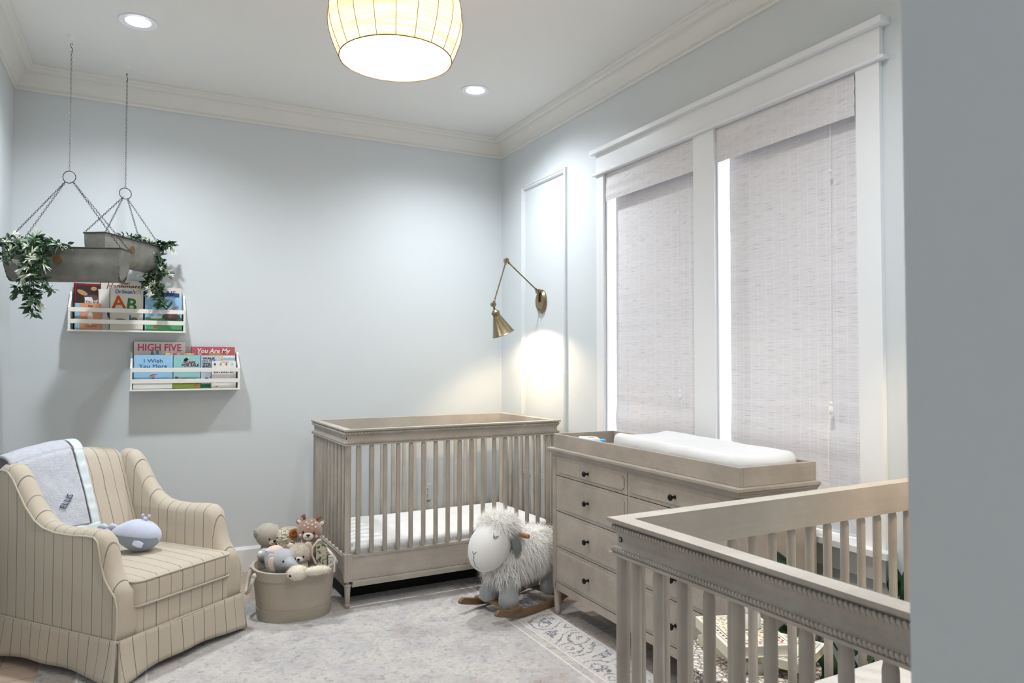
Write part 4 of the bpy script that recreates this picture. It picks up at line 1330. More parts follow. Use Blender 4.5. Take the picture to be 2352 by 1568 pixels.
# fawn
FB = plush('fawn', (168, 138, 122)); FW_ = plush('cream', (236, 228, 216)); FP = plush('pinkcheek', (226, 196, 186)); FD = plush('antler', (132, 100, 84))
p = at_d(711, 1217, 3.93); t = toy('plush_fawn', 'brown fawn soft toy with pale spots, tallest in the toy basket', p - Vector((0, 0, .20)))
c = Vector((0, 0, .20)); R = rotz_face(TOCAM - .10, .05, .12); rr = .068
MB().ball(c, (rr, rr * .95, rr * .93), 22, 14, rot=R).build('head', FB, t, angle=180)
MB().ball((-.002, .0, .095), (.050, .048, .075), 16, 12).build('body', FB, t, angle=180)
MB().ball((-.012, -.030, .105), (.028, .020, .050), 14, 10).build('belly', FW_, t, angle=180)
face_parts(t, c, R, rr, FW_, cheek=FP, muzc=FW_)
for s in (-1, 1):
    e = MB().ball(c + R @ Vector((s * .88 * rr, .1 * rr, .62 * rr)), (.26 * rr, .10 * rr, .30 * rr), 12, 8, rot=R @ Matrix.Rotation(s * .9, 3, 'Y')).build('ear', FB, t, angle=180)
    MB().ball(c + R @ Vector((s * .88 * rr, .02 * rr, .62 * rr)), (.16 * rr, .06 * rr, .20 * rr), 10, 6, rot=R @ Matrix.Rotation(s * .9, 3, 'Y')).build('ear_lining', FW_, e, angle=180)
    mb = MB(); b0 = c + R @ Vector((s * .50 * rr, .1 * rr, .80 * rr))
    mb.tube([b0, b0 + R @ Vector((s * .12 * rr, 0, .40 * rr))], .009, 8); mb.tube([b0 + R @ Vector((s * .04 * rr, 0, .14 * rr)), b0 + R @ Vector((s * .30 * rr, 0, .26 * rr))], .006, 8)
    mb.build('antler', FD, t, angle=180)
for sx, sz in ((-.42, .55), (-.12, .72), (.22, .66), (-.1, .46), (.1, .92), (.45, .78), (-.3, .80), (.5, .5)):
    q = Vector((sx, -sqrt(max(.02, 1 - sx * sx - min(.9, sz * sz) * .95)), sz)).normalized() * rr * .955
    MB().ball(c + R @ q, (.08 * rr, .08 * rr, .08 * rr), 8, 5, rot=R).build('spot', FW_, t)
# puppy / bear in greige, looking to the right
GB = plush('greige', (178, 170, 158))
p = at_d(615, 1228, 4.02); t = toy('plush_puppy', 'greige floppy eared puppy soft toy at the back left of the basket', p - Vector((0, 0, .20)))
c = Vector((0, 0, .20)); R = rotz_face(TOCAM + .62, .22, 0); rr = .066
MB().ball(c, (rr, rr * 1.02, rr), 22, 14, rot=R).build('head', GB, t, angle=180)
MB().ball((.01, 0, .10), (.055, .05, .07), 16, 12).build('body', GB, t, angle=180)
face_parts(t, c, R, rr, FW_, muzc=FW_)
for s in (-1, 1):
    MB().ball(c + R @ Vector((s * .92 * rr, .30 * rr, .10 * rr)), (.16 * rr, .40 * rr, .52 * rr), 14, 9, rot=R @ Matrix.Rotation(s * .25, 3, 'Y')).build('ear', GB, t, angle=180)
# ram: knobbly fleece, rust horn
KN = plush('boucle', (208, 200, 180)); RUST = plush('rust', (170, 92, 34)); TAU = plush('taupe_face', (160, 146, 130))
p = at_d(664, 1234, 4.04); t = toy('plush_ram', 'knobbly cream ram soft toy with rust brown curled horn', p - Vector((0, 0, .16)))
c = Vector((0, 0, .16)); mb = MB(); rnd = random.Random(5)
mb.ball(c, (.070, .066, .056), 18, 12)
for i in range(170):
    a = rnd.uniform(0, 2 * pi); ph = math.asin(rnd.uniform(-.6, 1))
    d = Vector((cos(ph) * cos(a), cos(ph) * sin(a), sin(ph)))
    mb.ball(c + Vector((d.x * .071, d.y * .067, d.z * .057)), (.009, .009, .006), 6, 4)
mb.build('fleece', KN, t, angle=180)
MB().ball((-.005, -.045, .115), (.046, .040, .036), 16, 10).ball((-.038, -.058, .100), (.018, .018, .014), 10, 7).build('face', TAU, t, angle=180)
MB().ball((.004, -.086, .118), .0035, 8, 5).build('eye', EYE, t)
mb = MB(); mb.tube([Vector((.016 + .022 * cos(a) * (1 - a / 14), -.060 - .002 * a, .192 + .018 * sin(a) * (1 - a / 14))) for a in [i * .42 for i in range(16)]], [.012] * 12 + [.010, .009, .007, .004], 10)
mb.build('horn', RUST, t, angle=180)
# elephant
EL = plush('elephant', (176, 178, 184)); PE = plush('peach', (228, 208, 194)); IV = plush('ivory', (240, 234, 226))
p = at_d(652, 1286, 3.76); t = toy('plush_elephant', 'grey elephant soft toy with peach lined ear at the front of the basket', p - Vector((0, 0, .13)))
c = Vector((0, 0, .13)); rr = .062
R = rotz_face(TOCAM + .55, .1, 0)
MB().ball(c, (rr, rr * 1.05, rr * .95), 22, 14, rot=R).build('head', EL, t, angle=180)
mb = MB(); mb.tube([c + R @ Vector((0, -.75 * rr, -.05 * rr)), c + R @ Vector((0, -1.2 * rr, -.05 * rr)), c + R @ Vector((0, -1.6 * rr, .05 * rr)), c + R @ Vector((0, -1.9 * rr, .12 * rr))], [.040, .030, .020, .014], 14)
mb.build('trunk', EL, t, angle=180)
MB().ball((0, .02, .06), (.05, .05, .06), 14, 10).build('body', EL, t, angle=180)
MB().ball(c + R @ Vector((.55 * rr, -.82 * rr, .25 * rr)), .0055, 8, 6).build('eye', EYE, t)
MB().ball(c + R @ Vector((-.55 * rr, -.82 * rr, .25 * rr)), .0055, 8, 6).build('eye', EYE, t)
MB().ball(c + R @ Vector((.42 * rr, -1.0 * rr, -.42 * rr)), .0065, 8, 6).build('tusk', IV, t)
for s in (-1, 1):
    q = c + Vector((s * .062, -.012, -.010)) if s < 0 else c + R @ Vector((-.9 * rr, .5 * rr, 0))
    e = MB().ball(q, (.034, .008, .052), 16, 10, rot=Matrix.Rotation(-.2, 3, 'Y')).build('ear', EL, t, angle=180)
    MB().ball(q + Vector((.002, -.006, .0)), (.024, .005, .040), 14, 8, rot=Matrix.Rotation(-.2, 3, 'Y')).build('ear_lining', PE, e, angle=180)
# lamb facing the camera
LA = plush('lamb', (222, 210, 194))
p = at_d(687, 1271, 3.84); t = toy('plush_cub', 'fluffy cream bear cub soft toy facing out of the basket middle', p - Vector((0, 0, .13)))
c = Vector((0, 0, .13)); R = rotz_face(TOCAM - .05, .12, 0); rr = .060
mb = MB(); mb.ball(c, (rr, rr * .92, rr * .92), 22, 14, rot=R)
mb.build('head', LA, t, angle=180)
Ri = R.inverted(); mb = MB()
fur(mb, rnd, ell(1500, tuple(c), (rr, rr * .92, rr * .92), lambda p_, v_: (Ri @ v_).y > -.50 or (Ri @ v_).z > .35), .008, .016, .0009, .2, seg=2)
mb.build('fleece', LA, t, angle=180, kind='stuff')
MB().ball((0, .01, .06), (.05, .045, .055), 14, 10).build('body', LA, t, angle=180)
face_parts(t, c, R, rr, IV, muzc=IV, noser=.12)
for s in (-1, 1):
    MB().ball(c + R @ Vector((s * .75 * rr, .1 * rr, .72 * rr)), (.017, .010, .017), 10, 7, rot=R).build('ear', LA, t, angle=180)
# long white plush lying across the front
WHT = plush('offwhite', (230, 222, 206))
p = at_d(702, 1312, 3.66); t = toy('plush_seal', 'long off-white fluffy seal soft toy lying along the front rim of the basket', p - Vector((0, 0, .06)))
c = Vector((0, 0, .06))
mb = MB(); mb.ball(c + Vector((-.040, 0, 0)), (.052, .042, .036), 16, 10); mb.ball(c + Vector((.052, -.022, .004)), (.070, .026, .022), 16, 10)
mb.build('body', WHT, t, angle=180)
mb = MB()
fur(mb, rnd, ell(900, tuple(c + Vector((-.040, 0, 0))), (.052, .042, .036)) + ell(900, tuple(c + Vector((.052, -.022, .004))), (.070, .026, .022)), .006, .012, .0008, .2, seg=2)
mb.build('fleece', WHT, t, angle=180, kind='stuff')
MB().ball(c + Vector((-.078, -.022, -.006)), (.010, .008, .008), 8, 6).build('nose', EYE, t)
# pink rounded toy behind the elephant
PK = plush('shell_pink', (226, 206, 192))
p = at_d(632, 1262, 3.92); t = toy('plush_bunny', 'pale pink and grey soft toy lying between the puppy and the elephant', p - Vector((0, 0, .08)))
MB().ball((0, 0, .070), (.050, .045, .034), 16, 10).build('body', PK, t, angle=180)
MB().ball((-.055, .0, .060), (.040, .04, .034), 14, 9).build('head', EL, t, angle=180)
MB().ball((-.045, -.030, .085), (.011, .011, .012), 10, 7).build('pompom', IV, t)
MB().ball((-.080, -.020, .070), (.015, .012, .018), 10, 7).build('paw', IV, t)
# fabric crinkle book and cards with woodland print
def print_mat():
    m, nt, N, L, B = newmat('woodland_print')
    v = objco(nt)
    a = tex_noise(nt, v, 45, 3, .6, .8)
    vo = N.new('ShaderNodeTexVoronoi'); vo.inputs['Scale'].default_value = 60; L.new(v, vo.inputs['Vector'])
    c = ramp(nt, a, [(.36, srgb((52, 66, 62))), (.44, srgb((120, 128, 96))), (.5, srgb((214, 206, 182))), (.62, srgb((222, 214, 194))), (.7, srgb((150, 128, 92)))])
    L.new(c, B.inputs['Base Color']); B.inputs['Roughness'].default_value = .8
    return m
PRM = print_mat()
p = at_d(737, 1272, 3.86)
t = thing('crinkle_book', 'woodland print cloth book standing in the basket beside its right handle', 'cloth book', p - Vector((0, 0, .05)), -.5)
MB().box((-.026, -.004, -.02), (.026, .004, .105)).build('front_cover', PRM, t, bevel=.003)
MB().box((-.024, .005, -.02), (.028, .010, .100)).build('page', FW_, t, bevel=.002)
MB().box((-.022, .011, -.02), (.030, .019, .098)).build('back_cover', PRM, t, bevel=.003)
mb = MB(); mb.tube([(-.026, -.006, .0), (-.046, -.010, .05), (-.040, -.010, .09), (-.012, -.008, .125), (.004, -.006, .128)], .006, 8); mb.build('strap', ROPE, t)
p = at_d(762, 1284, 3.80)
t = thing('picture_card', 'white card with grey line drawing tucked inside the right rim of the basket', 'card', p - Vector((0, 0, .035)), -.9)
MB().box((-.022, -.001, -.03), (.022, .001, .055)).build('card', M('card_white', (226, 226, 222), .6), t, smooth=False)
mb = MB(); mb.tube([(-.012, -.0018, .0), (-.004, -.0018, .03), (.006, -.0018, .012), (.012, -.0018, .04)], .0012, 5); mb.tube([(-.014, -.0018, .044), (.012, -.0018, .046)], .0012, 5)
mb.build('drawing', M('card_ink', (120, 124, 128), .6), t)
p = at_d(693, 1313, 3.625)
t = thing('fabric_tag', 'small yellow and blue tag sticking up at the front rim of the basket', 'tag', p - Vector((0, 0, .02)), -.2)
MB().box((-.016, -.001, -.01), (.016, .001, .034)).build('tag', M('tag_yellow', (232, 222, 120), .6), t, smooth=False)
MB().box((-.009, -.0016, .0), (.009, -.001, .020)).build('print', M('tag_blue', (120, 176, 220), .6), t, smooth=False)

# ================================================================ ROCKING SHEEP
SHX, SHY, SHR = 1.850, 3.502, radians(198.5)
sheep = thing('rocking_sheep', 'shaggy white rocking sheep with grey legs on wooden rockers', 'rocking toy', (SHX, SHY, RZ), SHR)
ROCK = M('rocker_wood', (122, 97, 72), .5, var=.14, vs_=5, vec=(1, 12, 12))
DOWEL = M('dowel_wood', (164, 116, 74), .45, var=.1, vs_=8)
FELT = M('sheep_face', (222, 220, 218), .9, sheen=.4, bmp=.2, bs=400, spec=.08)
GREYF = M('sheep_legs', (160, 161, 163), .95, sheen=.5, bmp=.3, bs=300, spec=.05, var=.05)
EARG = M('sheep_ear', (120, 122, 126), .95, sheen=.4, spec=.05)
FUR = M('sheep_fur', (249, 247, 243), .85, var=.05, vs_=20, sheen=.3, spec=.15)
STITCH = M('stitch', (60, 56, 54), .8)
def rz(x): return .30 * (x / .31) ** 2 * .16
for s in (-1, 1):
    y0 = s * .138
    n = 26; poly = []
    xs = [-.325 + .655 * i / n for i in range(n + 1)]
    bot = [(x, rz(x)) for x in xs]
    topp = [(x, rz(x) + .036 * min(1, ((.330 - abs(x - .0025)) / .03 + .02)) ** .5) for x in reversed(xs)]
    MB().prism(bot + topp, lambda u, v, k: (u, y0 - .011 + .022 * k, v)).build('rocker', ROCK, sheep, bevel=.003)
for xx in (.175, -.165):
    z0 = rz(xx) + .034
    MB().box((xx - .030, -.155, z0), (xx + .030, .155, z0 + .014)).build('cross_board', ROCK, sheep, bevel=.003)
for xx in (.165, -.160):
    for s in (-1, 1):
        mb = MB()
        mb.tube([(xx + .004, s * .072, .052), (xx + .006, s * .073, .066), (xx + .004, s * .074, .100), (xx - .006, s * .072, .140), (xx - .014, s * .068, .20)], [.034, .053, .054, .042, .046], 18)
        mb.build('leg', GREYF, sheep, angle=180)
MB().ball((-.025, 0, .298), (.245, .126, .122), 28, 18).build('body', FUR, sheep, angle=180)
HC = Vector((.228, 0, .378)); HR = Matrix.Rotation(.10, 3, 'Z') @ Matrix.Rotation(radians(136), 3, 'Y')
def headf(q):      # local: z = crown(-) .. nose(+); fuller towards the nose
    t = q.z / .150
    k = 1.0 + .10 * t - .10 * t * t
    return Vector((q.x * k, q.y * k, q.z))
mb = MB(); mb.ball((0, 0, 0), (.108, .108, .158), 30, 22)
mb.v = [tuple(HR @ headf(Vector(p)) + HC) for p in mb.v]
head = mb.build('head', FELT, sheep, angle=180)
def on_face(th, t):
    """point on the head: th angle around the long axis (0 = front/top), t along it"""
    z = t * .158; r_ = .108 * sqrt(max(0, 1 - t * t))
    return HR @ headf(Vector((-cos(th) * r_ * 1.012, sin(th) * r_ * 1.012, z))) + HC
for s in (-1, 1):
    mb = MB()
    arcp = [on_face(s * (.62 + .26 * i / 6), -.10 + .10 * sin(pi * i / 6)) for i in range(7)]
    mb.tube(arcp, .0013, 5)
    for i in range(1, 7):
        a = s * (.62 + .26 * i / 6); q0 = on_face(a, -.10 + .10 * sin(pi * i / 6)); q1 = on_face(a + s * .03, -.10 + .10 * sin(pi * i / 6) + .085)
        mb.tube([q0, q1], .0010, 4)
    mb.build('eyelash', STITCH, head)
mb = MB()
mb.tube([on_face(.16 * (i - 4) / 4, .66 + .05 * (1 - ((i - 4) / 4) ** 2)) for i in range(9)], .0013, 5)
mb.tube([on_face(0, .71), on_face(.01, .80), on_face(-.02, .88), on_face(.04, .93), on_face(.0, .97), on_face(.9, .98)], .0013, 5)
mb.build('mouth', STITCH, head)
for s in (-1, 1):
    q = HC + HR @ Vector((.02, s * .105, -.075))
    mb = MB()
    mb.grid(10, 6, lambda u, v: q + Vector((-.004 - .02 * u + .022 * (abs(v - .5) * 2) ** 2 * (1 - u * .4), s * (.012 + .010 * sin(pi * u)), .015 - .125 * u)) + Vector(((v - .5) * .062 * sin(pi * (.12 + .80 * u)) ** .7, 0, 0)), thick=.005 * s)
    mb.build('ear', EARG, sheep, angle=180)
mb = MB(); hb = Vector((.095, 0, .415)); mb.tube([hb + Vector((0, -.150, 0)), hb + Vector((0, -.145, 0)), hb + Vector((0, .145, 0)), hb + Vector((0, .150, 0))], [.008, .0125, .0125, .008], 14)
mb.build('handle', DOWEL, sheep)
WC = HC + HR @ Vector((-.012, 0, -.105))
MB().ball(WC, (.092, .098, .062), 20, 12).build('crown', FUR, sheep, angle=180)
rnd = random.Random(11)
mb = MB()
fur(mb, rnd, ell(15000, (-.025, 0, .298), (.236, .120, .116)), .042, .082, .0017, 1.0)
fur(mb, rnd, ell(1500, (.12, 0, .24), (.10, .10, .085), lambda p, v: v.z < .2), .05, .09, .0016, .9)
mb.build('fleece', FUR, sheep, kind='stuff', angle=180)
mb = MB()
fur(mb, rnd, ell(3600, tuple(WC), (.090, .096, .058), lambda p, v: (HR.inverted() @ (p - HC)).z < -.055), .035, .075, .0014, .55, lean=Vector((-.1, 0, .1)))
mb.build('topknot', FUR, sheep, kind='stuff', angle=180)

# ================================================================ HANGING PLANTERS
GALV = M('galvanised_steel', (138, 135, 128), .55, .35, var=.22, vs_=14)
RIMD = M('planter_rim', (70, 64, 58), .5, .6)
RUSTY = M('round_badge', (120, 92, 54), .6, .4, var=.2, vs_=40)
CHAIN = M('chain_dark', (62, 60, 58), .4, .9)
CHAINB = M('chain_bright', (150, 148, 144), .25, .9)
def link_chain(mb, a, b, pitch, ln, w_, wire, n=8):
    a = Vector(a); b = Vector(b); d = (b - a); cnt = max(2, int(d.length / pitch)); t = d.normalized()
    u = t.cross(Vector((0, 0, 1)))
    u = u.normalized() if u.length > .05 else Vector((1, 0, 0))
    v = t.cross(u)
    for i in range(cnt):
        c = a + d * ((i + .5) / cnt)
        ax_ = (u + v).normalized() if i % 2 else (u - v).normalized()
        pts = [c + t * (cos(2 * pi * k / n) * ln / 2) + ax_ * (sin(2 * pi * k / n) * w_ / 2) for k in range(n)]
        mb.tube(pts, wire, 4, closed=True)
def trough_sec(h, w_):
    """half-round cross section, rim to rim: (offset, height below the rim)"""
    out = [(-w_ / 2, 0), (-w_ / 2 * .99, -h * .30), (-w_ / 2 * .95, -h * .55)]
    for k in range(1, 8):
        a = pi + pi * k / 8
        out.append((w_ / 2 * .93 * cos(a), -h * .58 + h * .42 * sin(a)))
    return out + [(-q[0], q[1]) for q in reversed(out[:3])]
def planter(label, cx_, cy_, rim, L_, W_, H_, rot, ringz, ringrot):
    r = thing('hanging_planter', label, 'planter', (cx_, cy_, rim), rot, group='galvanised trough planters hung from the ceiling')
    sec = trough_sec(H_, W_); n = len(sec); mb = MB(); vs = []; fs = []
    sta = [(-L_ / 2, 1, 0), (-L_ / 2 + .012, 1, 0), (L_ / 2 - .012, 1, 0), (L_ / 2, 1, 0)]
    for off_ in (0, .0025):
        for x, k, _ in sta:
            xx = x * (1 - off_ * 4)
            for y, z in sec:
                f_ = 1 - .0 * k
                sh = .055 * (-z / H_) ** 3 * (1 if x > 0 else -1) if abs(x) > L_ / 2 - .011 else 0
                vs.append((xx - sh * .55, y * (1 - off_ * 14), z * (1 - off_ * 5) + 0))
    m = len(sta)
    for lay in range(2):
        o_ = lay * m * n
        for i in range(m - 1):
            for k in range(n - 1):
                q = (o_ + i * n + k, o_ + (i + 1) * n + k, o_ + (i + 1) * n + k + 1, o_ + i * n + k + 1)
                fs.append(q if lay == 0 else q[::-1])
        for i, fl in ((0, 0), (m - 1, 1)):
            f_ = tuple(o_ + i * n + k for k in range(n))
            fs.append(f_ if (fl ^ lay) else f_[::-1])
    mb.add(vs, fs); mb.build('trough', GALV, r, angle=35)
    mb = MB()
    mb.tube([(-L_ / 2 - .002, -W_ / 2 - .002, 0), (L_ / 2 + .002, -W_ / 2 - .002, 0), (L_ / 2 + .002, W_ / 2 + .002, 0), (-L_ / 2 - .002, W_ / 2 + .002, 0)], .004, 6, closed=True)
    mb.build('rim', RIMD, r)
    mb = MB()
    for s in (-1, 1):
        for k in (1, 2, 3, 4, 5):
            y, z = sec[k]
            mb.ball((s * (L_ / 2 - .014), y - .001, z), .0022, 6, 4)
    mb.build('rivets', DARK, r)
    MB().tube([(-.02, -W_ / 2 - .004, -H_ * .36), (-.02, -W_ / 2 + .002, -H_ * .36)], .021, 24).build('badge', RUSTY, r)
    ring = Vector((0, 0, ringz - rim))
    for sx in (-1, 1):
        for sy in (-1, 1):
            mb = MB()
            link_chain(mb, ring + Vector((sx * .018, 0, -.024)), (sx * (L_ / 2 - .004), sy * (W_ / 2), .004), .0115, .0150, .0085, .0011)
            mb.build('chain', CHAIN, r)
    mb = MB(); ca, sa = cos(ringrot), sin(ringrot)
    mb.tube([ring + Vector((.031 * cos(t) * ca, .031 * cos(t) * sa, .031 * sin(t))) for t in [2 * pi * k / 32 for k in range(32)]], .0022, 6, closed=True)
    mb.build('ring', RIMD, r)
    topz = ZC - rim
    mb = MB(); link_chain(mb, ring + Vector((0, 0, .030)), (0, 0, topz - .082), .0120, .0155, .0075, .0012); mb.build('hanging_chain', CHAINB, r)
    mb = MB(); mb.tube([(0, 0, topz - .086), (.006, 0, topz - .080), (.006, 0, topz - .070), (0, 0, topz - .062), (-.006, 0, topz - .052), (-.004, 0, topz - .042), (.003, 0, topz - .040), (.006, 0, topz - .048)], .0016, 6)
    mb.build('s_hook', CHAIN, r)
    mb = MB(); mb.lathe([(.017, 0), (.015, -.005), (.006, -.014), (.003, -.026)], 20, c=(0, 0, topz), cap=False)
    mb.tube([(0, 0, topz - .024), (.008, 0, topz - .034), (0, 0, topz - .044), (-.006, 0, topz - .038)], .002, 6)
    mb.build('ceiling_hook', WHITEP, r)
    return r
P1 = planter('galvanised trough planter hanging nearer the camera, longer side to the room', -.362, 4.292, 1.924, .560, .125, .170, radians(-19.5), 2.297, radians(0))
P2 = planter('galvanised trough planter hanging behind the other, turned end on to the wall', -.115, 4.600, 2.035, .500, .120, .160, radians(57), 2.303, radians(-40))

VINE1 = M('vine_leaf', (44, 76, 44), .45, var=.3, vs_=30); VSTEM = M('vine_stem', (74, 92, 58), .6)
VINE2 = M('vine_leaf_pale', (104, 138, 108), .5, var=.2, vs_=30)
PETAL = M('honeysuckle_petal', (236, 238, 222), .5); PETG = M('honeysuckle_throat', (176, 190, 120), .5)
def little_leaf(mb, p, d, sz, rnd):
    d = d.normalized(); up_ = Vector((rnd.gauss(0, .6), rnd.gauss(0, .6), 1))
    s = d.cross(up_).normalized(); u = s.cross(d)
    L_ = sz * 1.2; W_ = sz * .68; k = len(mb.v)
    pts = [p, p + d * L_ * .3 + s * W_ * .45 + u * .002, p + d * L_ * .62 + s * W_ * .40, p + d * L_ - u * L_ * .12, p + d * L_ * .62 - s * W_ * .40, p + d * L_ * .3 - s * W_ * .45 + u * .002,
           p + d * L_ * .32 - u * W_ * .14, p + d * L_ * .64 - u * W_ * .14]
    mb.v += [tuple(q) for q in pts]
    mb.f += [(k, k + 1, k + 6), (k + 1, k + 2, k + 7, k + 6), (k + 2, k + 3, k + 7), (k, k + 6, k + 5), (k + 6, k + 7, k + 4, k + 5), (k + 7, k + 3, k + 4)]
def flower(root, p, d, rnd):
    mb, mg = MB(), MB()
    d = d.normalized(); a = d.orthogonal().normalized(); b = d.cross(a)
    for i in range(rnd.randint(5, 8)):
        t = rnd.uniform(0, 2 * pi); sp = rnd.uniform(.2, .6); o_ = (a * cos(t) + b * sin(t))
        q1 = p + d * .016 + o_ * .003; q2 = p + d * .036 + o_ * .020 * sp; q3 = q2 + d * .018 + o_ * .018 * sp + Vector((0, 0, -.006))
        mg.tube([p, q1], [.0016, .0019], 5)
        mb.tube([q1, q2, q3], [.0022, .0024, .0010], 5)
    o_ = mb.build('flower', PETAL, root)
    mg.build('throat', PETG, o_)
def garland(name, label, plr, strands, seed, bush):
    rnd = random.Random(seed)
    r = thing(name, label, 'artificial plant', plr.location, 0, group='honeysuckle garlands in the hanging planters')
    base = plr.location.copy()
    st, lf, lf2 = MB(), MB(), MB()
    def leafy(pts, dens, sz):
        for i in range(len(pts) - 1):
            a, b = pts[i], pts[i + 1]
            for _ in range(int(dens * 1.7)):
                p = a.lerp(b, rnd.random())
                d = Vector((rnd.gauss(0, 1), rnd.gauss(0, 1), rnd.gauss(-.2, .7))).normalized()
                tgt = lf if rnd.random() < .8 else lf2
                q = p + d * .012
                st.tube([p, q], .0009, 4)
                little_leaf(tgt, q, d, rnd.uniform(.75, 1.2) * sz, rnd)
    for path, dens, sz, nf in strands:
        P = [Vector(q) - base for q in path]
        sm = []
        for i in range(len(P) - 1):
            for k in range(4):
                t = k / 4; p = P[i].lerp(P[i + 1], t)
                sm.append(p + Vector((rnd.gauss(0, .006), rnd.gauss(0, .006), rnd.gauss(0, .003))))
        sm.append(P[-1])
        st.tube(sm, .0018, 5)
        leafy(sm, dens, sz)
        for _ in range(nf):
            p = rnd.choice(sm); d = Vector((rnd.gauss(0, .7), rnd.gauss(-.5, .6), rnd.gauss(-.2, .6)))
            flower(r, p + d.normalized() * .015, d, rnd)
    st.build('stem', VSTEM, r); lf.build('foliage', VINE1, r, smooth=False); lf2.build('pale_foliage', VINE2, r, smooth=False)
    return r
def D(px, py, dist): return at_d(px, py, dist)
z1 = 3.72
s1 = [([D(60, 575, 3.56), D(75, 560, 3.50), D(72, 600, 3.47), D(68, 650, 3.47), D(72, 690, 3.47), D(74, 722, 3.47)], 4, .030, 9),
      ([D(70, 570, 3.58), D(48, 590, 3.48), D(55, 640, 3.47), D(50, 665, 3.47), D(30, 678, 3.47)], 3, .028, 3),
      ([D(85, 575, 3.58), D(95, 600, 3.48), D(90, 640, 3.47), D(108, 650, 3.47), D(124, 668, 3.47)], 2, .028, 2),
      ([D(90, 572, 3.62), D(108, 552, 3.58), D(130, 560, 3.53), D(150, 562, 3.50)], 4, .028, 4),
      ([D(60, 570, 3.62), D(40, 550, 3.58), D(18, 552, 3.53), D(2, 560, 3.50)], 3, .028, 4),
      ([D(50, 565, 3.62), D(38, 570, 3.50), D(22, 580, 3.50), D(4, 600, 3.48)], 3, .026, 4),
      ([D(100, 572, 3.56), D(96, 590, 3.48), D(104, 612, 3.47)], 4, .026, 3),
      ([D(66, 560, 3.62), D(80, 548, 3.56), D(95, 556, 3.52), D(85, 580, 3.5)], 5, .028, 4),
      ([D(60, 600, 3.48), D(80, 640, 3.47), D(66, 668, 3.47), D(84, 690, 3.47)], 4, .030, 3)]
garland('honeysuckle_garland', 'artificial honeysuckle garland spilling from the left end of the nearer hanging planter', P1, s1, 21, None)
q1 = at_z(350, 566, 2.05)
dd = 4.30
s2 = [([D(340, 566, dd + .05), D(356, 566, dd), D(366, 590, dd - .03), D(362, 630, dd - .03), D(360, 660, dd - .03), D(368, 685, dd - .03), D(372, 702, dd - .03)], 5, .029, 7),
      ([D(345, 566, dd), D(370, 560, dd), D(388, 560, dd), D(396, 560, dd)], 5, .028, 2),
      ([D(350, 572, dd), D(362, 600, dd - .03), D(378, 622, dd - .03), D(384, 630, dd - .03)], 3, .028, 2),
      ([D(352, 580, dd - .03), D(350, 610, dd - .03), D(340, 640, dd - .03), D(334, 650, dd - .03)], 3, .028, 4),
      ([D(300, 552, dd), D(312, 545, dd), D(326, 552, dd), D(340, 560, dd)], 4, .027, 0),
      ([D(278, 550, dd - .1), D(286, 543, dd - .1), D(296, 548, dd - .1)], 2, .026, 0),
      ([D(352, 630, dd - .03), D(345, 650, dd - .03), D(356, 665, dd - .03)], 4, .028, 5)]
garland('honeysuckle_garland', 'artificial honeysuckle garland trailing off the right end of the planter near the wall', P2, s2, 33, None)

# ================================================================ BOOK LEDGES AND BOOKS
LD = .120
def ledge(label, x0, x1, z0):
    r = thing('book_ledge', label, 'wall shelf', (x0, YB, z0), 0, group='white wall book ledges')
    W_ = x1 - x0
    prof = [(0, 0), (-LD, 0), (-LD, .128), (-.030, .190), (-.026, .215), (-.018, .226), (-.008, .226), (0, .215)]
    for xa, xb in ((0, .012), (W_ - .012, W_)):
        MB().prism(prof, lambda u, v, k: ((xa, xb)[k], u, v)).build('side_panel', SHELFM, r, bevel=.0015)
    MB().box((-.003, -LD - .003, -.010), (W_ + .003, 0, 0)).build('bottom_board', SHELFM, r, bevel=.0015)
    for za in (.036, .103):
        MB().box((0.001, -LD - .001, za), (W_ - .001, -LD + .009, za + .025)).build('front_rail', SHELFM, r, bevel=.001)
    MB().box((.012, -.010, 0), (W_ - .012, 0, .06)).build('back_rail', SHELFM, r, smooth=False)
    return r
YFRONT = YB - LD
a = at_y(155, 757, YFRONT); b = at_y(426, 762, YFRONT)
SH1 = (a.x, b.x, 1.531); ledge('upper white book ledge on the back wall, under the hanging planters', *SH1)
a = at_y(298, 898, YFRONT); b = at_y(551, 893, YFRONT)
SH2 = (a.x, b.x, 1.181); ledge('lower white book ledge on the back wall, lower and to the right', *SH2)

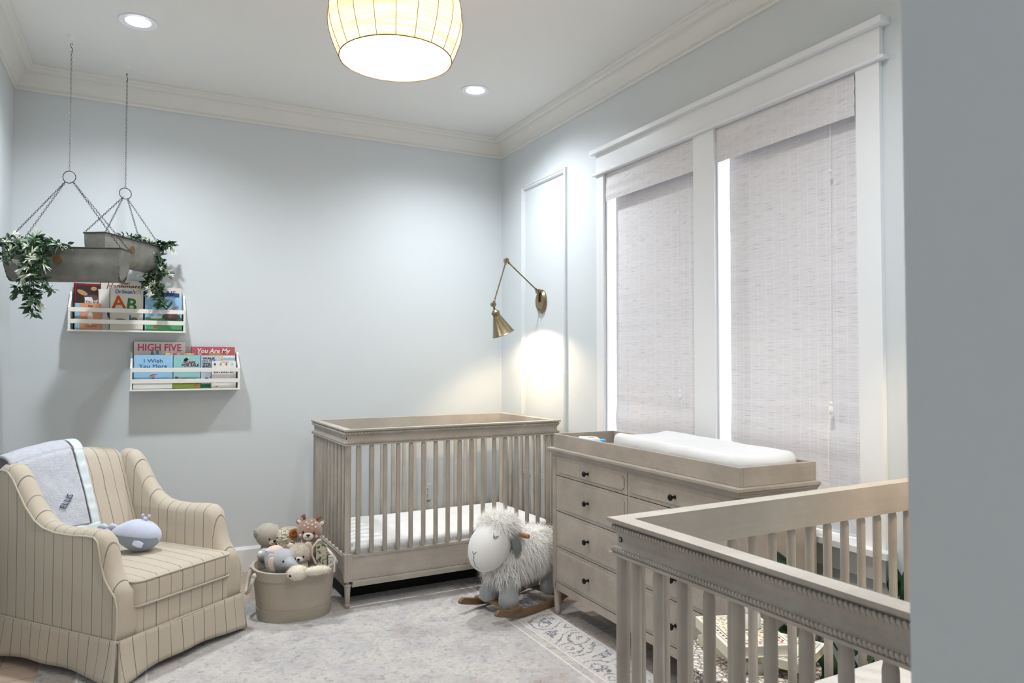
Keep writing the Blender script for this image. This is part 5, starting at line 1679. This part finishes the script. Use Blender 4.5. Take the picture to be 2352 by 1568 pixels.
def col(c, rough=.5): return M('print_%d_%d_%d' % c, c, rough, spec=.3)
def book(label, px0, px1, ptop, sh, depth, thick, cover, spine=None, draw=None, round_=0, lean=.0):
    """a picture book facing the room: depth = distance of its front cover from the wall"""
    Y = YB - depth
    A = at_y(px0, ptop, Y); B_ = at_y(px1, ptop, Y)
    x0, x1 = A.x, B_.x; h = (A.z + B_.z) / 2 - sh[2] - .001
    r = thing('picture_book', label, 'book', ((x0 + x1) / 2, Y, sh[2] + .001), 0, group='picture books on the wall ledges')
    w_ = (x1 - x0) / 2
    MB().box((-w_ + .003, .002, .002), (w_ - .002, thick - .002, h - .003)).build('pages', PAPER, r, smooth=False)
    if round_:
        pl = []
        for (sx, sz, a0) in ((1, h, 0), (-1, h, 90)):
            for i in range(5):
                t = radians(a0 + 90 * i / 4); pl.append((sx * (w_ - round_) + round_ * cos(t), sz - round_ + round_ * sin(t)))
        pl += [(-w_, 0), (w_, 0)]
        MB().prism(pl, lambda u, v, k: (u, (0, .0025)[k], v)).build('front_cover', cover, r, smooth=False)
    else:
        MB().box((-w_, 0, 0), (w_, .0025, h)).build('front_cover', cover, r, smooth=False)
    sm = spine or cover
    MB().box((-w_ - .0005, 0, 0), (-w_ + .003, thick, h)).build('spine', sm, r, smooth=False)
    MB().box((-w_, thick - .0025, 0), (w_, thick, h)).build('back_cover', sm, r, smooth=False)
    if draw: draw(r, w_, h)
    return r
def flat(parent, poly, c, name='picture', lift=.0006):
    return MB().prism(poly, lambda u, v, k: (u, (-lift, .0003)[k], v)).build(name, c, parent, smooth=False)
def rect(x0, z0, x1, z1): return [(x0, z0), (x1, z0), (x1, z1), (x0, z1)]
def disc(cx_, cz_, rx, rz_=None, n=18, a=0):
    rz_ = rz_ or rx; return [(cx_ + rx * cos(t) * cos(a) - rz_ * sin(t) * sin(a), cz_ + rx * cos(t) * sin(a) + rz_ * sin(t) * cos(a)) for t in [2 * pi * k / n for k in range(n)]]
def title(parent, txt, x, z, size, c, wmax=None, shear=0, bold=0, rot=0, spacing=1.0, sx=1.0):
    vs, fs = text_mesh(txt, size, .0004, shear=shear, bold=bold, spacing=spacing)
    xs = [v[0] for v in vs]; W_ = max(xs) - min(xs)
    k = sx if not wmax else min(9, wmax / W_)
    ca, sa = cos(rot), sin(rot)
    return MB().add([(x + (p[0] * k * ca - p[1] * sa), -.0011 - p[2], z + (p[0] * k * sa + p[1] * ca)) for p in vs], fs).build('title', c, parent, smooth=False)
NAVY, REDC, WHT_, BLK, GRN, ORG = col((48, 72, 120)), col((140, 36, 48)), col((236, 232, 226)), col((40, 40, 44)), col((52, 124, 76)), col((206, 84, 38))
SKY, PEACH, LTB, PINK, BRN, OLV, YEL, CORAL = col((158, 200, 232)), col((222, 158, 122)), col((150, 196, 214)), col((206, 84, 116)), col((104, 84, 80)), col((140, 150, 62)), col((232, 212, 120)), col((190, 96, 104))
TEAL = col((150, 204, 206)); CREAM = col((232, 226, 214)); DKB = col((62, 48, 46)); LILAC = col((214, 206, 214)); GREYC = col((128, 128, 130)); TAN = col((190, 148, 100)); BLUEW = col((44, 112, 176))

def d1(r, w, h):
    flat(r, rect(-w + .010, .012, w - .002, h - .012), DKB)
    flat(r, disc(-w * .35, h - .055, .030, .013, a=-.5), TAN, lift=.0010); flat(r, disc(w * .5, h - .03, .016, .012), TAN, lift=.0010); flat(r, disc(w * .35, h - .075, .030, .010), col((96, 68, 92)), lift=.0010)
book('dark red bordered picture book, leftmost on the upper ledge', 169.7, 231, 650.6, SH1, .030, .012, REDC, draw=d1)
def d4(r, w, h):
    title(r, 'Happiness', 0, h - .038, .052, REDC, wmax=w * 1.5, shear=.3); title(r, 'WHAT', .012, h - .018, .016, REDC, shear=.2)
book('white red-spined picture book behind the alphabet book on the upper ledge', 230.5, 334, 644, SH1, .030, .014, CREAM, spine=REDC, draw=d4)
def d2(r, w, h):
    title(r, 'You Are', 0, h - .030, .030, BLK, wmax=w * 1.7); flat(r, disc(w * .45, h - .004, .016), BRN)
book('small white book with scalloped top in front of the red bordered book', 193.7, 228, 682, SH1, .050, .010, WHT_, draw=d2, round_=.008)
def d5(r, w, h): flat(r, disc(w * .85, h * .40, .028, .034), NAVY)
book('plain white round cornered book beside the lettered alphabet book', 225.7, 262, 664, SH1, .064, .012, WHT_, draw=d5, round_=.012)
def d3(r, w, h):
    flat(r, rect(-w + .001, .002, -w + .024, h - .002), LTB); title(r, 'the', .012, h - .016, .018, BLK)
    flat(r, disc(.012, h * .42, .014, .040), CREAM); flat(r, disc(.012, h * .72, .010, .010), CREAM)
    mb = MB(); mb.tube([(-.012, -.0008, h * .14), (.045, -.0008, h * .14)], .0012, 5); mb.build('line', BRN, r)
book('orange board book with light blue spine at the front left of the upper ledge', 172, 232.6, 696, SH1, .082, .014, PEACH, spine=LTB, draw=d3)
def d6(r, w, h):
    title(r, "Dr.Seuss's", -.006, h - .024, .030, BLUEW, wmax=w * 1.18, bold=.0008)
    title(r, 'A', -w * .46, h - .090, .105, ORG, bold=.002, rot=.05); title(r, 'B', w * .30, h - .102, .100, GRN, bold=.002, rot=-.10)
    mb = MB(); mb.tube([(w * .70 + .012 * cos(t), -.0008, h - .026 + .013 * sin(t)) for t in [pi * k / 8 for k in range(9)]], .0009, 4); mb.build('badge_arch', BRN, r)
    flat(r, rect(w * .70 - .013, h - .030, w * .70 + .013, h - .027), col((214, 180, 160)))
    flat(r, disc(-w * .35, h * .24, .030, .010), GREYC); flat(r, disc(w * .45, h * .26, .020, .014), GREYC); flat(r, rect(w * .18, h * .18, w * .27, h * .36), BLUEW)
book('white alphabet picture book with orange and green letters on the upper ledge', 252, 329.5, 661, SH1, .082, .012, CREAM, draw=d6)
def d7(r, w, h): title(r, 'RA', -w * .42, h - .034, .036, NAVY, wmax=w * .5); title(r, 'AIS', w * .42, h - .034, .036, NAVY, wmax=w * .55)
book('white picture book with navy capitals at the right back of the upper ledge', 330, 417, 660, SH1, .030, .012, CREAM, draw=d7)
def d8(r, w, h): title(r, 'Night light', 0, h - .024, .028, SKY, wmax=w * 1.4)
book('navy blue picture book behind the light blue rabbit book', 329.2, 412, 672, SH1, .060, .012, NAVY, draw=d8, round_=.010)
def d9(r, w, h):
    flat(r, rect(-w + .004, .002, w - .002, h * .40), col((96, 168, 112)))
    flat(r, disc(w * .42, h * .42, .050, .022), BRN, lift=.0009)
    flat(r, disc(w * .30, h * .74, .006, .036, a=-.6), BRN, lift=.0009); flat(r, disc(w * .52, h * .66, .006, .034, a=-1.15), BRN, lift=.0009); flat(r, disc(w * .54, h * .663, .0035, .026, a=-1.15), col((214, 160, 156)), lift=.0014)
    flat(r, disc(-w * .35, h * .40, .036, .008, a=.1), CREAM, lift=.0009); flat(r, disc(-w * .4, h * .10, .012, .006), ORG, lift=.0009)
    flat(r, rect(-w + .001, .001, -w + .006, h - .001), LTB, lift=.0012)
book('light blue picture book with brown ears, front right of the upper ledge', 333, 418, 682, SH1, .082, .014, SKY, spine=col((60, 120, 90)), draw=d9)

def e1(r, w, h):
    title(r, 'HIGH FIVE', 0, h - .036, .060, PINK, wmax=w * 1.66, bold=.001)
    for x, z in ((-.04, h - .068), (-.012, h - .062)): flat(r, disc(x, z, .008, .016), col((110, 160, 184)))
    for k in range(14): flat(r, disc(-w + .01 + (k * 37 % 23) / 23 * (2 * w - .02), h - .008 - (k * 53 % 17) / 17 * .06, .0015, .003, 6, a=k), col((190, 150, 180)))
book('wide cream book titled in pink capitals, back left of the lower ledge', 306, 426, 785, SH2, .030, .014, col((230, 220, 218)), spine=REDC, draw=e1)
def e2(r, w, h):
    title(r, 'You Are My', 0, h - .026, .040, WHT_, wmax=w * 1.5, shear=.2, bold=.0008); flat(r, disc(w * .1, h - .045, .040, .010), TAN, lift=.0008)
book('rose red book with white script title, back right of the lower ledge', 438.5, 539.5, 796.5, SH2, .030, .012, CORAL, draw=e2)
def e2b(r, w, h):
    for k, c_ in enumerate((YEL, CORAL, TAN, YEL, PINK)): flat(r, disc(-w + .02 + k * (2 * w - .03) / 4.5, h - .006, .013, .006), c_)
book('picture book showing a strip of coloured figures behind the two front books', 377, 463, 810.5, SH2, .056, .010, col((212, 168, 160)), draw=e2b)
def e3(r, w, h):
    title(r, 'I Wish', 0, h - .036, .032, col((66, 98, 140)), wmax=w * .95); title(r, 'You More', 0, h - .068, .032, col((66, 98, 140)), wmax=w * 1.42)
    flat(r, rect(-w + .001, .001, w - .001, h * .26), WHT_); flat(r, disc(0, h * .38, .010, .012), col((206, 130, 140)), lift=.0009)
    mb = MB(); mb.tube([(-.003, -.001, h * .32), (-.008, -.001, h * .23)], .0016, 5); mb.tube([(.003, -.001, h * .32), (.005, -.001, h * .23)], .0016, 5); mb.tube([(-.022, -.001, h * .38), (0, -.001, h * .42), (.020, -.001, h * .44)], .0014, 5)
    mb.build('figure', NAVY, r)
book('sky blue picture book at the front left of the lower ledge', 306.5, 397, 815, SH2, .084, .010, SKY, draw=e3)
def e4(r, w, h):
    title(r, 'CAPS', w * .25, h - .046, .022, REDC, wmax=w * .75, bold=.0006); title(r, 'FOR SALE', w * .25, h - .062, .021, REDC, wmax=w * 1.25, bold=.0006)
    flat(r, rect(-w + .001, .001, w - .001, h * .24), OLV); flat(r, disc(-w * .15, h * .27, .030, .010), ORG, lift=.0009); flat(r, disc(w * .5, h * .26, .026, .012), OLV, lift=.0009)
    flat(r, rect(-w * .84, h * .20, -w * .62, h * .36), ORG, lift=.0010); flat(r, disc(w * .65, h * .09, .012, .006), ORG, lift=.0009)
    flat(r, disc(-.004, h - .026, .016, .009, a=.6), BLK, lift=.0009); flat(r, disc(.008, h - .016, .006, .006), col((226, 200, 176)), lift=.0012); flat(r, disc(-.014, h - .042, .008, .006, a=.8), GREYC, lift=.0009)
    for k in range(9): flat(r, disc(-w + .008 + (k * 7 % 9) / 9 * w * 1.6, h - .01 - (k * 5 % 9) / 9 * .05, .002, .0014, 6), GRN)
book('turquoise picture book with red capitals in the middle of the lower ledge', 397.6, 460.8, 815.5, SH2, .084, .010, TEAL, draw=e4)
def e5(r, w, h):
    for k, s_ in enumerate(('WALK', 'ON THE', 'WILD', 'SIDE')): title(r, s_, -w * .2, h - .020 - k * .0165, .017, BLK, wmax=w * 1.25, bold=.0006 if k != 1 else 0)
    flat(r, rect(-w + .001, .001, w - .001, h * .12), GRN); flat(r, disc(w * .15, h * .30, .012, .026), BRN, lift=.0009); flat(r, disc(-w * .4, h * .30, .012, .005), BLK, lift=.0009)
book('pale blue narrow looking picture book with black capitals beside the turquoise one', 461, 508, 815.8, SH2, .072, .010, col((196, 206, 220)), draw=e5)
def e6(r, w, h):
    flat(r, rect(-w + .001, h - .030, w - .001, h - .012), LTB); flat(r, disc(-w * .1, h - .014, .012, .010), YEL, lift=.0009)
    for k in (-.6, .3, .75): flat(r, disc(w * k, h - .010, .014, .006), WHT_, lift=.0011)
book('white picture book with yellow moon and clouds behind the front right book', 485.5, 539.8, 816, SH2, .062, .008, WHT_, draw=e6)
def e7(r, w, h):
    title(r, "A Child's First", 0, h - .046, .013, col((170, 150, 130)), wmax=w * 1.5); title(r, 'BIBLE', 0, h - .066, .024, BLK, wmax=w * 1.55)
    for k, c_ in enumerate((NAVY, TAN, ORG, LTB)): flat(r, disc(-w * .7 + k * w * .46, h - .020, .006, .008), c_)
    for k in range(9): flat(r, disc(-w * .85 + k * w * .21, h * .24, .006, .008), (TAN, YEL, CORAL, OLV)[k % 4], lift=.0009)
    mb = MB(); mb.tube([(-w * .2, -.001, h - .006), (w * .4, -.001, h - .006)], .0009, 4); mb.build('line', CORAL, r)
    flat(r, disc(-w * .55, h * .06, .008, .002), REDC)
book('small white picture book at the front right end of the lower ledge', 485, 542.2, 829, SH2, .092, .012, WHT_, draw=e7)
